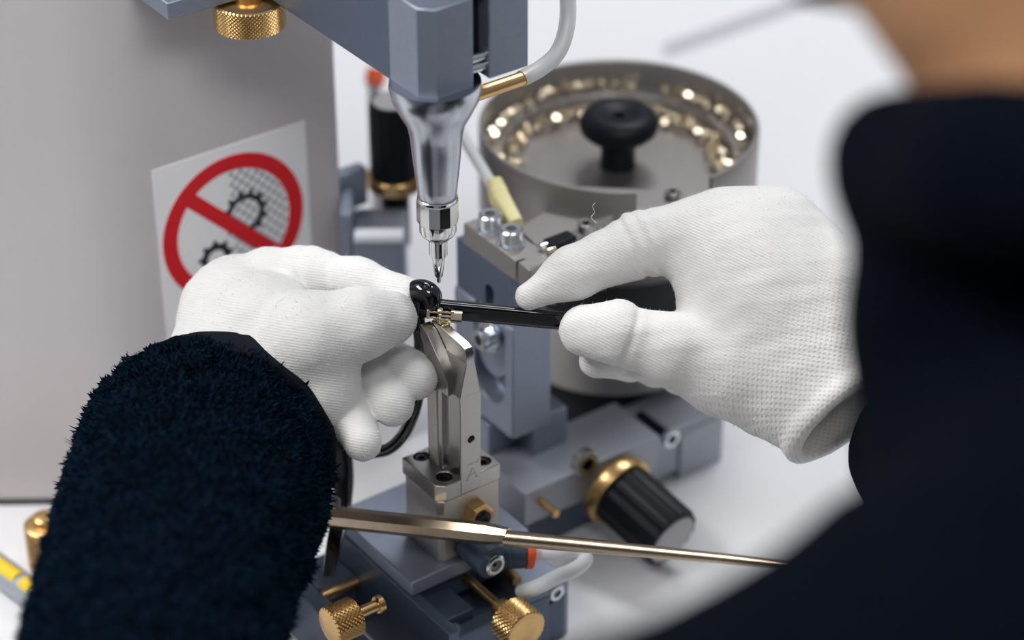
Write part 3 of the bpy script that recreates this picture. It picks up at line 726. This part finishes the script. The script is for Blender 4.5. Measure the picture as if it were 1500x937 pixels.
# side bracket
MB().box(-64, -54, -46, 60, 0, 33).obj('knob_bracket', 'anodized_dark', t, bevel=0.8)
MB().box(-54, -33, -46, -10, 0, 18).obj('knob_bracket', 'anodized_dark', t, bevel=0.8)
MB().box(-54, -33, 36, 60, 0, 33).obj('knob_bracket', 'anodized_dark', t, bevel=0.8)
q = L(515, 848, z=33)
MB().cyl(W(-54, q[1], 30), W(-33, q[1], 30), 2.6, n=20, ch=0.4).obj('guide_pin', 'brass', t)
kc = L(500, 910, x=-74)
k1 = MB().knurl(W(-66, kc[1], kc[2]), -XW, 9.6, 15, pitch=2.5, depth=0.75).obj('knurled_knob', 'brass', t)
MB().cyl(W(-67, kc[1], kc[2]), W(-52, kc[1], kc[2]), 3.0, n=24).obj('spindle', 'brass', k1)
MB().cyl(W(-54.5, kc[1], kc[2]), W(-51, kc[1], kc[2]), 4.4, n=24, ch=0.5).obj('lock_collar', 'brass', k1)
kc2 = L(757, 912, y=-52)
k2 = MB().knurl(W(kc2[0], -46, kc2[2]), -YW, 11.2, 14, pitch=2.7, depth=0.8).obj('knurled_knob', 'brass', t)
MB().cyl(W(kc2[0], -47, kc2[2]), W(kc2[0], 0, kc2[2]), 2.6, n=24).obj('spindle', 'brass', k2)
MB().cyl(W(kc2[0], -43, kc2[2]), W(kc2[0], -37, kc2[2]), 5.0, n=24, ch=0.8).obj('lock_collar', 'brass', k2)

# ================================================================== REAR BRACKET with upright knob
t = mthing('slide_bracket', 'blurred blue grey slide bracket between the column and the screwdriver nozzle', 'bracket', 130, 175, 0)
yb = 175.0
q0 = L(520, 355, y=yb); q1 = L(592, 355, y=yb)
xa, xb = q0[0], q1[0]; zt_ = q0[2] - 6
wl0 = P(517, 352, 175); wr_ = P(592, 356, 175); zt_ = wl0[2]
MB().box(wl0[0], wr_[0], wl0[1], wl0[1] + 34, 0, zt_, T=V3).obj('slide_body', 'anodized', t, bevel=1.0)
MB().box(wl0[0] + 0.5, wr_[0] - 0.5, wl0[1] - 1.2, wl0[1] + 8, zt_ - 1, zt_ + 3.0, T=V3).obj('lit_edge_strip', 'lit_edge_tone', t, bevel=0.5)  # pale strip paints the light caught by the slide's top edge
q2 = L(505, 285, y=yb + 10)
MB().box(wl0[0] - 7, wl0[0] - 0.6, wl0[1] + 1, wl0[1] + 40, 0, P(505, 285, 185)[2], T=V3).obj('cheek_plate', 'anodized', t, bevel=1.0)
MB().box(xa + 2, xb - 8, yb + 22, yb + 30, zt_, q2[2] + 4).obj('knob_carrier', 'anodized', t, bevel=1.0)
kq = L(578, 262, y=yb + 22)
t = mthing('micrometer_dial', 'black upright dial with brass ring behind the screwdriver nozzle', 'dial', kq[0], kq[1], kq[2])
kb = W(*kq); ktop = L(578, 148, y=yb + 22)[2] - kq[2]
fluted(kb, ZW, 13.2, ktop, 14, 0.7).obj('grip', 'black_plastic', t, angle=50)
MB().lathe([(12, -4), (15.2, -3.5), (15.5, -2.6), (15.5, 3.4), (15, 4), (12, 4.2)], kb, ZW, 48).obj('brass_ring', 'brass', t)
MB().lathe([(10.5, ktop - 0.4), (10.5, ktop + 0.6), (0.01, ktop + 0.8)], kb, ZW, 40, cap=False).obj('end_cap', 'grey_cap', t)
MB().cyl(kb - ZW * 40, kb - ZW * 3, 8, n=24).obj('spindle', 'black_oxide', t)
t = thing('orange_plug', 'small orange plug behind the upright knob', 'plug', P(548, 118, 330))
MB().cyl(P(548, 125, 330), P(552, 100, 330), 6, n=20, ch=1).obj('cap', 'orange', t)
MB().cyl(V3(*P(548, 118, 330)[:2], 0), P(548, 122, 330), 4, n=16).obj('stem', 'grey_cap', t)

# ================================================================== GLUE TUBE with yellow sleeve
a = P(681, 205, 150); b = P(720, 270, 118); c = P(752, 325, 96)
t = thing('milky_feed_tube', 'milky feed tube ending in a pale yellow sleeve beside two cap screws', 'tube', c)
MB().tube([a + (a - b) * 2.0 + V3(0, 0, -60), a + (a - b) * 0.7, a, b, c], [2.9, 2.9, 2.9, 3.1, 3.2], 18, 8).obj('tube_wall', 'milky_tube', t)
MB().tube([P(724, 268, 114), P(731, 288, 108), P(742, 305, 102), P(757, 330, 93)], [4.6, 6.0, 5.0, 4.4], 16, 6, flat=((b - a) * 0 + V3(0.4, 0.8, 0.2), 0.8)).obj('shrink_sleeve', 'pale_yellow', t)

# ================================================================== LEVER ROD across the front
ra, rb_, rc_, rd = P(440, 752, 72), P(712, 781, 24), P(742, 788, 19), P(1172, 828, -56)
rl = ra + (ra - rb_) * 0.35
t = thing('operating_lever', 'long brownish metal lever rod crossing in front of the stage', 'lever', (rl[0], rl[1], 0))
MB().lathe([(5.2, 0), (5.5, 0.6), (5.3, np.linalg.norm(rb_ - rl)), (4.0, np.linalg.norm(rc_ - rl)), (3.9, np.linalg.norm(rc_ - rl) + 1)], rl, rb_ - rl, 8, ref=V3(0, 0, math.cos(math.pi / 18)) + np.cross((rb_ - rl) / np.linalg.norm(rb_ - rl), V3(0, 0, 1)) * math.sin(math.pi / 18)).obj('octagonal_shaft', 'rod', t, angle=20)
MB().cyl(rc_ - (rc_ - rd) * 0, rd, 3.9, 1.9, n=24).obj('tapered_arm', 'rod', t)
MB().cyl(V3(rl[0], rl[1], 12), V3(rl[0], rl[1], rl[2] + 8), 9, n=28, ch=1).obj('pivot_post', 'anodized_dark', t)
MB().cyl(V3(rl[0], rl[1], 0), V3(rl[0], rl[1], 12), 24, n=36, ch=1).obj('post_base', 'anodized_dark', t)
sp = P(489, 741, 63); MB().lathe([(3.2, -1), (3.4, 3), (2.6, 4.6), (0.01, 4.8)], sp, ZW, 24, cap=False).obj('set_screw', 'steel', t)

# ================================================================== THINGS ON THE TABLE at the far left
gq = L(52, 792, z=14); gp = W(*gq)
t = thing('brass_knob', 'round brass knob standing on the table by the dark sleeve', 'knob', (gp[0] + 6, gp[1], 0))
MB().knurl(V3(gp[0] + 6, gp[1], 0), ZW, 11, 26, pitch=2.2, depth=0.4, ends=2).obj('knob_body', 'brass', t)
MB().lathe([(6, 26), (6, 30), (4.5, 31)], V3(gp[0] + 6, gp[1], 0), ZW, 24).obj('neck', 'brass', t)
u0, u1 = W(*L(-90, 770, z=8)), W(*L(95, 905, z=8))
t = thing('cable_sleeve', 'blue grey cable with yellow markers lying at the bench edge', 'cable', (u0 + u1) / 2)
dv = (u1 - u0)
MB().tube([u0, u0 + dv * 0.3, u0 + dv * 0.6, u1], 7.8, 20, 6).obj('cable_jacket', 'anodized_light', t)
uy0, uy1 = P(-30, 795, -60), P(38, 862, -60)
nrm = V3(0, -0.3, 1); nrm /= np.linalg.norm(nrm)
for s0_, s1_ in ((0.30, 0.66), (0.70, 0.78)):
    MB().tube([u0 + dv * s0_ + nrm * 5.2, u0 + dv * (s0_ + s1_) / 2 + nrm * 5.2, u0 + dv * s1_ + nrm * 5.2], 4.2, 16, 4).obj('yellow_marker', 'yellow', t, label='yellow marker strip')

# ================================================================== GLASSES
HD = 20.0
def H(px, py, dd=0.0): return P(px, py, dd + HD)
e1 = H(622, 440, 0)
t = thing('eyeglasses', 'glossy black eyeglasses held open between the two gloved hands', 'glasses', e1)
# near temple runs to the right hand
tp0, tp1, tp2, tp3 = H(621, 450, 0), H(740, 461, -1), H(830, 470, 0), H(900, 474, 8)
tv = tp2 - tp0; tv /= np.linalg.norm(tv); vert = np.cross(tv, np.cross(V3(0, 0, 1), tv)); vert /= np.linalg.norm(vert)
MB().tube([tp0, tp1, tp2, tp3, H(960, 482, 22)], [4.7, 4.5, 4.3, 4.0, 3.6], 16, 6, flat=(np.cross(tv, V3(0, 0, 1)) + V3(0, 0, 0.10), 0.55)).obj('temple', 'acetate', t, angle=60)
# end piece (the hooked corner of the front)
MB().tube([H(594, 434, 6), H(606, 428, 2), H(620, 427, -1), H(631, 434, -2), H(633, 452, -1)], [4.6, 5.6, 5.9, 5.4, 4.0], 18, 6).obj('end_piece', 'acetate', t)
rim = [H(613, 436, 0), H(614, 480, 2), H(616, 530, 18), H(610, 590, 27), H(591, 636, 36), H(562, 660, 44), H(520, 655, 52), H(500, 610, 52), H(510, 540, 38), H(548, 470, 18), H(590, 440, 5), H(613, 436, 0)]
MB().tube(rim, 3.0, 14, 6, cap=False).obj('rim', 'acetate', t)
lens_c = sum(rim[:-1]) / (len(rim) - 1)
lm = MB(); lm.add([lens_c] + [lens_c + (q - lens_c) * 0.97 for q in rim[:-1]], [(0, i + 1, (i + 1) % (len(rim) - 1) + 1) for i in range(len(rim) - 1)])
lm.obj('lens', 'lens', t)
MB().tube([H(505, 590, 52), H(488, 585, 62), H(470, 600, 74)], 3.0, 12, 6).obj('bridge', 'acetate', t)
rim2 = [H(470, 590, 74), H(474, 640, 76), H(462, 690, 84), H(440, 705, 96), H(415, 690, 108), H(408, 640, 112), H(425, 590, 100), H(450, 575, 84), H(470, 590, 74)]
MB().tube(rim2, 3.0, 14, 6, cap=False).obj('rim', 'acetate', t)
MB().tube([H(413, 640, 112), H(450, 622, 104), H(492, 628, 88), H(503, 690, 74), H(499, 750, 60), H(487, 810, 42), H(480, 846, 32)], [4.4, 4.6, 5.0, 5.2, 4.8, 3.6, 2.2], 16, 6, flat=(fw, 0.5)).obj('temple', 'acetate', t)
# golden spring hinge
hp = H(648, 462, -5); hv = tv; hn = -fw
hb = MB()
def hbox(u0, u1, v0, v1, n0, n1, mb):
    vs = [hp + hv * u + vert * v + hn * n for n in (n0, n1) for (u, v) in ((u0, v0), (u1, v0), (u1, v1), (u0, v1))]
    return mb.add(vs, [(3, 2, 1, 0), (4, 5, 6, 7), (0, 1, 5, 4), (1, 2, 6, 5), (2, 3, 7, 6), (3, 0, 4, 7)])
hn0 = hbox(-1.5, 5.5, 1.4, 2.6, -2, 2, MB()); hbox(-1.5, 5.5, -0.6, 0.5, -2, 2, hn0); hbox(-1.5, 5.5, -2.6, -1.5, -2, 2, hn0)
h_ = hn0.obj('hinge', 'gold', t, bevel=0.2)
MB().cyl(hp + hv * -1.2 + vert * 3.6, hp + hv * -1.2 - vert * 3.4, 1.5, n=20, ch=0.3).obj('hinge_pin', 'gold', h_)
MB().tube([hp + hv * 4.0 + hn * 0.6, hp + hv * 9.0 + hn * 0.2], 3.0, 16, 4, flat=(hn, 0.35)).obj('hinge_plate', 'gold', h_)
h2 = hbox(-7, -1, -2.2, -1.2, -2, 1.6, MB()); hbox(-7, -1, 0.9, 1.9, -2, 1.6, h2); hbox(-7.4, -5.8, -2.6, 2.4, -2, 1.8, h2)
h2.obj('hinge', 'gold', t, bevel=0.2)
for k in range(3):
    c = H(650, 471, -4) + YW * (-1.6 * k) + V3(0, 0, -1.2 * k)
    MB().cyl(c - XW * 2.2, c + XW * 2.2, 0.9, n=14, ch=0.2).obj('hinge_barrel', 'gold', h_)

# ================================================================== PERSON
N0 = P(1500, 230, -450)
per = thing('person', 'person in navy fleece jacket and white knitted gloves assembling the glasses', 'person', (N0[0], N0[1], -760))

# ---- left glove (pinches the frame between thumb and index, other fingers curled)
def lf_hand(p):
    palm = chain(p, [H(318, 640, 14), H(345, 560, 10), H(385, 480, 10)], [27, 30, 27], 10)
    palm = smin(palm, chain(p, [H(312, 528, 22), H(322, 454, 26), H(345, 424, 28)], [22, 17.5, 13], 8), 12)
    palm = smin(palm, chain(p, [H(345, 424, 28), H(400, 470, 36), H(405, 545, 34)], [13, 20, 18], 8), 14)
    palm = smin(palm, chain(p, [H(420, 600, 0), H(470, 570, -4), H(470, 520, -6)], [20, 17, 18], 8), 12)
    thumb = chain(p, [H(400, 540, -2), H(455, 492, -14), H(528, 474, -14), H(570, 466, -9)], [22, 20.0, 16.0, 13.0], 6)
    thumb = thumb + 0.0 * groove(p, H(545, 470, -12), H(570, 466, -9) - H(528, 474, -14), 0.6, 2.0)
    index = chain(p, [H(322, 424, 28), H(392, 402, 26), H(450, 397, 24), H(528, 410, 14), H(596, 427, 3)], [12.8, 12.0, 11.6, 9.6, 6.8], 5)
    index = index + groove(p, H(448, 395, 24), H(528, 410, 14) - H(325, 407, 28), 1.1, 2.6) + groove(p, H(492, 402, 19), H(594, 428, 4) - H(450, 397, 24), 0.8, 2.2)
    mid = chain(p, [H(350, 450, 46), H(490, 492, 56), H(566, 518, 26), H(608, 553, 2)], [12, 12, 11.8, 10.6], 5)
    ring = chain(p, [H(370, 500, 48), H(475, 530, 54), H(546, 549, 18), H(574, 591, -3)], [12, 12, 11.6, 10.6], 5)
    pink = chain(p, [H(390, 545, 40), H(455, 575, 38), H(510, 603, 2), H(532, 648, -15)], [11.5, 11, 11.2, 8.8], 5)
    d = smin(palm, thumb, 7); d = smin(d, index, 3.0)
    hand = d
    for fgr, k in ((mid, 0.4), (ring, 0.4), (pink, 0.4)): hand = smin(hand, fgr, k)
    return hand + lump(p, 0.22, 16, 3) + lump(p, 0.10, 6, 4)
lo, hi = [], []
pc = [H(318, 640, 14), H(606, 556, 8), H(318, 402, 28), H(400, 470, 60), H(530, 650, -20), H(560, 466, -30)]
lo = np.min(pc, 0) - 36; hi = np.max(pc, 0) + 36
GL = knit('white_knit_left', (0.72, 0.715, 0.71), tuple(up + 0.15 * rt), (0, 0, 0), (0, 0, -1), 9000)
gv, gq = surfnet(lf_hand, lo, hi, 1.15)
gl_l = mesh_obj('glove', gv, gq, GL, per, angle=180, label='white knitted glove on the left hand')
fuzz_l = (gv, gq)

# ---- right glove (thumb and index on the temple)
hem = H(1240, 607, -12); wr0 = H(1152, 500, 6)
fa = hem - wr0; fa /= np.linalg.norm(fa)
def rt_hand(p):
    palm = chain(p, [H(1085, 390, 8), H(1110, 445, 6), H(1150, 510, 2)], [32, 34, 32], 12)
    palm = smin(palm, chain(p, [H(1010, 350, 12), H(1062, 342, 14), H(1130, 350, 18)], [15, 18.5, 20.5], 8), 14)
    palm = smin(palm, chain(p, [H(1140, 350, 16), H(1210, 430, 10), H(1230, 520, 0)], [22, 27, 26], 8), 14)
    palm = smin(palm, chain(p, [H(1010, 520, -4), H(1070, 540, -6), H(1125, 560, -4)], [16.5, 21, 24], 8), 14)
    arm = rcap(p, H(1150, 510, 4), hem + fa * 12, 33, 31)
    arm = smax(arm, (p - hem) @ fa, 2.0)
    body = smin(palm, arm, 12)
    # rolled hem
    q = p - hem; hgt = q @ fa; rad = np.linalg.norm(q - hgt[:, None] * fa, axis=1)
    body = smin(body, np.sqrt((rad - 29.5) ** 2 + (hgt + 2) ** 2) - 4.6, 2.5)
    body = smax(body, -np.maximum(rad - 25.5, -(hgt + 26)), 2.0)
    thumb = chain(p, [H(1060, 535, -4), H(985, 512, -14), H(905, 487, -16), H(858, 484, -11)], [22, 15.5, 13.8, 12.2], 6)
    thumb = thumb + groove(p, H(921, 492, -15), H(905, 487, -16) - H(985, 512, -14), 1.1, 1.8)
    index = chain(p, [H(1050, 338, 14), H(938, 358, 8), H(838, 400, -2), H(776, 434, -5)], [18, 15.0, 12.0, 6.6], 5)
    ax = H(938, 358, 8) - H(1050, 338, 14)
    for (px, py, dp) in ((928, 364, 1.2), (948, 358, 1.0), (967, 352, 0.7)): index = index + groove(p, H(px, py, 6), ax + V3(0, 0, -14), dp, 1.9)
    mid = chain(p, [H(1110, 410, 36), H(1015, 500, 50), H(925, 522, 28), H(876, 526, 8)], [14, 12, 11, 9.2], 5)
    ring = chain(p, [H(1130, 430, 40), H(1040, 510, 54), H(960, 530, 34), H(935, 525, 16)], [14, 12, 11, 9.5], 5)
    pink = chain(p, [H(1140, 430, 40), H(1040, 510, 46), H(1000, 545, 32), H(985, 535, 16)], [13, 11, 10, 9], 5)
    # keep the gap between index and thumb open
    d = smin(body, thumb, 7); d = smin(d, index, 5)
    d = smax(d, -rcap(p, H(925, 432, -30), H(975, 442, 2), 4.2, 4.0), 3.0)
    for f_ in (mid, ring, pink): d = smin(d, f_, 0.4)
    return d + lump(p, 0.25, 18, 5) + lump(p, 0.10, 6, 6)
pc = [H(760, 440, -10), hem, H(1130, 300, 10), H(1230, 440, 0), H(1040, 500, 60), H(1200, 600, -30)]
lo = np.min(pc, 0) - 42; hi = np.max(pc, 0) + 42
GR = knit('white_knit_right', (0.80, 0.785, 0.77), tuple(up * 0.9 + 0.45 * rt), tuple(wr0), tuple(fa), -12)
gv, gq = surfnet(rt_hand, lo, hi, 1.15)
gl_r = mesh_obj('glove', gv, gq, GR, per, angle=180, label='white knitted glove with waffle cuff on the right hand')
fuzz_r = (gv, gq)
MB().tube([H(873, 326, -10), H(866, 318, -10), H(871, 311, -11), H(868, 302, -12), H(872, 297, -12)], 0.16, 6, 4).obj('loose_thread', 'lint', gl_r)

# ---- left sleeve
S0 = P(300, 648, 18); S1 = P(205, 1010, -165)
sa = S1 - S0; sl_ = np.linalg.norm(sa); sa /= sl_
EL = S0 + sa * 285
def sleeve(p):
    q = p - S0; h = q @ sa; rad = np.linalg.norm(q - h[:, None] * sa, axis=1)
    d = rcap(p, S0 - sa * 30, EL, 57.0, 46)
    d = smin(d, rcap(p, P(398, 678, -6), P(388, 800, -52), 21, 18), 18)
    d = d + lump(p, 1.1, 46, 11) + lump(p, 1.0, 15, 12) + lump(p, 0.9, 8, 13)
    d = smax(d, -(h), 5.0)
    return smax(d, -np.maximum(rad - 48, h - 34), 3.0)
pc = [S0, EL, P(420, 690, -6)]
lo = np.min(pc, 0) - 74; hi = np.max(pc, 0) + 74
sv, sq = surfnet(sleeve, lo, hi, 2.4)
slv = mesh_obj('jacket_sleeve', sv, sq, 'fleece', per, angle=180)
def cuff(p):
    q = p - S0 - rt * 6.5; h = q @ sa; rad = np.linalg.norm(q - h[:, None] * sa, axis=1)
    return np.maximum(np.abs(rad - 52.0) - 2.0, np.abs(h - 3) - 8.0) - 1.2
lo = S0 - 76; hi = S0 + 76
sdf_obj('cuff_lining', cuff, lo, hi, 1.5, 'lining', per, label='smooth dark cuff lining')
def pile(sv, sq, count, length, width, sel=None, seed=3):
    r = np.random.default_rng(seed)
    a, b, c, d = (sv[sq[:, i]] for i in range(4))
    nrm = np.cross(c - a, d - b); ar = np.linalg.norm(nrm, axis=1); nrm /= ar[:, None] + 1e-9
    cen = (a + b + c + d) / 4
    wgt = ar * (sel(cen, nrm) if sel is not None else 1); idx = r.choice(len(sq), count, p=wgt / wgt.sum())
    u, v = r.random(count)[:, None], r.random(count)[:, None]
    base = (a[idx] * (1 - u) + b[idx] * u) * (1 - v) + (d[idx] * (1 - u) + c[idx] * u) * v
    n = nrm[idx] + r.normal(size=(count, 3)) * 0.45; n /= np.linalg.norm(n, axis=1)[:, None]
    s_ = np.cross(n, r.normal(size=(count, 3))); s_ /= np.linalg.norm(s_, axis=1)[:, None]
    ln = length * r.uniform(0.5, 1.3, (count, 1)); bend = r.normal(size=(count, 3)) * ln * 0.35
    wd = width * r.uniform(0.6, 1.4, (count, 1))
    m1 = base + n * ln * 0.55 + bend * 0.3; tip = base + n * ln + bend
    base = base - n * 0.4
    V_ = np.stack([base - s_ * wd / 2, base + s_ * wd / 2, m1 + s_ * wd / 2, m1 - s_ * wd / 2, tip], 1).reshape(-1, 3)
    o = np.arange(count)[:, None] * 5
    F_ = [tuple(x) for x in (o + [0, 1, 2, 3])] + [tuple(x) for x in (o + [3, 2, 4])]
    return V_, F_
# orientation check: normals must point out of the cloth
pv_, pf_ = pile(sv, sq, 75000, 2.7, 1.2, sel=lambda c, n: ((c - S0) @ sa > 7) * (np.linalg.norm((c - S0) - ((c - S0) @ sa)[:, None] * sa, axis=1) > 50 - 0.038 * ((c - S0) @ sa)))
po_ = mesh_obj('fleece_pile', pv_, pf_, 'pile', slv, angle=180, kind='stuff')

for (v_, q_), g_, sd_ in ((fuzz_l, gl_l, 8), (fuzz_r, gl_r, 9)):
    a1_, b1_ = pile(v_, q_, 9000, 1.0, 0.13, seed=sd_)
    mesh_obj('knit_fuzz', a1_, b1_, 'lint', g_, angle=180, kind='stuff')
# ---- jacket: collar, chest, shoulders, both upper arms, right sleeve
SHL = P(1365, 1038, -500); SHR = P(1640, 420, -330)
HIP = V3(N0[0] + 110, N0[1] - 30, -120)
def jacket(p):
    col_ = chain(p, [P(1322, 240, -425), P(1450, 250, -490), P(1600, 250, -505), P(1760, 280, -480)], [21, 21, 22, 26], 10)
    chest = chain(p, [P(1362, 300, -425), P(1428, 470, -420), P(1480, 640, -415), P(1530, 890, -420)], [24, 34, 40, 56], 12)
    tor = chain(p, [P(1700, 460, -400), V3(N0[0] + 125, N0[1] - 10, 330), V3(N0[0] + 120, N0[1] - 20, 120), HIP], [66, 100, 112, 130], 40)
    la = chain(p, [SHL, P(1010, 1205, -520), P(500, 1320, -380), EL + sa * 10], [50, 46, 46, 45], 16)
    sh = rcap(p, P(1680, 760, -440), SHL, 62, 50)
    ra = chain(p, [SHR, P(1800, 760, -170), P(1600, 790, -90), P(1385, 668, -10)], [62, 54, 48, 43], 16)
    d = smin(col_, chest, 12); d = smin(d, tor, 24); d = smin(d, sh, 24); d = smin(d, la, 16); d = smin(d, ra, 12)
    return d + lump(p, 1.6, 60, 21)
lo = V3(-330, -720, -270); hi = V3(520, 60, 560)
sdf_obj('fleece_jacket', jacket, lo, hi, 5.5, 'fleece', per)
def inner_sleeve(p):   # the sleeve end that slips into the right glove
    return chain(p, [hem - fa * 8, hem + fa * 40], [20, 26], 4)
# ---- head, neck and lower body
CH = P(1345, -100, -450)
HC = P(1520, -430, -450)
def head(p):
    nk = chain(p, [P(1600, 240, -425), P(1550, 120, -440), P(1530, -60, -445)], [36, 37, 39], 14)
    jaw = chain(p, [CH, P(1410, -20, -450), P(1500, -30, -450)], [17, 21, 38], 14)
    side = V3(*fw) - up * (fw @ up)
    d = smin(nk, jaw, 12)
    d = smin(d, ell(p, HC, V3(84, 76, 92)), 26)
    fd = P(1000, -250, -450) - P(1500, -250, -450); fd /= np.linalg.norm(fd)
    sd = np.cross(fd, V3(0, 0, 1)); sd /= np.linalg.norm(sd)
    ud = np.cross(sd, fd)
    face = HC + fd * 48 - ud * 18
    d = smin(d, ell(p, face, V3(44, 48, 50)), 16)
    d = smin(d, rcap(p, HC + fd * 44 - ud * 44, HC + fd * 52 - ud * 66, 34, 21), 14)
    d = smin(d, rcap(p, HC + fd * 84 - ud * 2, HC + fd * 96 - ud * 26, 6, 9.5), 9)      # nose
    d = smin(d, rcap(p, HC + fd * 74 - ud * 52 - sd * 17, HC + fd * 74 - ud * 52 + sd * 17, 7, 7), 6)   # lips
    for s_ in (-1, 1):
        d = smax(d, -rcap(p, HC + fd * 104 - ud * 6 + sd * 30 * s_, HC + fd * 92 - ud * 6 + sd * 32 * s_, 13, 12), 9)  # eye socket
        d = smin(d, np.linalg.norm(p - (HC + fd * 76 - ud * 6 + sd * 30 * s_), axis=1) - 12.5, 1.5)
        d = smin(d, ell(p, HC - fd * 6 - ud * 28 + sd * 78 * s_, V3(10, 10, 30)), 6)     # ear
    return d
lo = np.min([HC, CH, P(1530, 260, -450)], 0) - 120; hi = np.max([HC, CH, P(1530, 260, -450)], 0) + 120
sdf_obj('body', head, lo, hi, 3.2, 'skin', per, label='bare neck and face above the collar')
fd = P(1000, -250, -450) - P(1500, -250, -450); fd /= np.linalg.norm(fd)
def hair(p):
    d = ell(p, HC - fd * 8 + V3(0, 0, 10), V3(94, 86, 98)) + lump(p, 1.5, 22, 31)
    return smax(d, (p - (HC - V3(0, 0, 18))) @ (fd * 0.8 - V3(0, 0, 0.6)) - 44, 8)
sdf_obj('hair', hair, HC - 130, HC + 130, 4.5, 'hair', per)
sd = np.cross(fd, V3(0, 0, 1)); sd /= np.linalg.norm(sd); ud = np.cross(sd, fd)
for s_ in (-1, 1):
    eo = HC + fd * 84 - ud * 6 + sd * 30 * s_
    MB().tube([eo + ud * 15 - sd * 15 * s_, eo + ud * 19 + fd * 3, eo + ud * 13 + sd * 17 * s_ - fd * 10], [2.5, 3.2, 1.5], 10, 5).obj('eyebrow', 'hair', per)
    MB().tube([eo - sd * 10 * s_ - ud * 5 - fd * 1, eo - ud * 7 + fd * 3.5, eo + sd * 11 * s_ - ud * 4 - fd * 2.5], [0.9, 1.4, 0.9], 8, 5).obj('eyelash', 'hair', per)
fh = V3(-0.75, 0.66, 0)
fh /= np.linalg.norm(fh); sh_ = np.cross(fh, V3(0, 0, 1))
def legs(p):
    d = rcap(p, HIP + V3(0, 0, -40), HIP + V3(0, 0, -130), 130, 130)
    for s_ in (-1, 1):
        k = HIP + fh * -30 + sh_ * 95 * s_ + V3(0, 0, -150)
        kn_ = k + V3(-0.2, -0.98, 0) * 300 + V3(0, 0, -10)
        d = smin(d, chain(p, [k, kn_, kn_ + V3(0, 0, -400)], [85, 66, 48], 30), 30)
        d = smin(d, rcap(p, kn_ + V3(0, 0, -442), kn_ + V3(-40, -160, -448), 38, 32), 20)
    return np.maximum(d, -(p[:, 2] + 748))
lo = V3(-250, -1050, -750); hi = V3(560, -100, 20)
sdf_obj('trousers', legs, lo, hi, 11.0, 'trousers', per)
t = thing('stool', 'round black stool under the seated person', 'stool', (HIP[0], HIP[1], -750))
MB().lathe([(0.01, -60), (150, -60), (165, -45), (165, -12), (150, 0), (0.01, 0)], V3(HIP[0], HIP[1], -384), ZW, 48, cap=False).obj('seat', 'seat', t)
MB().cyl(V3(HIP[0], HIP[1], -750), V3(HIP[0], HIP[1], -444), 28).obj('post', 'chrome', t)
MB().lathe([(230, 0), (230, 10), (60, 30), (28, 34)], V3(HIP[0], HIP[1], -750), ZW, 48).obj('base', 'chrome', t)
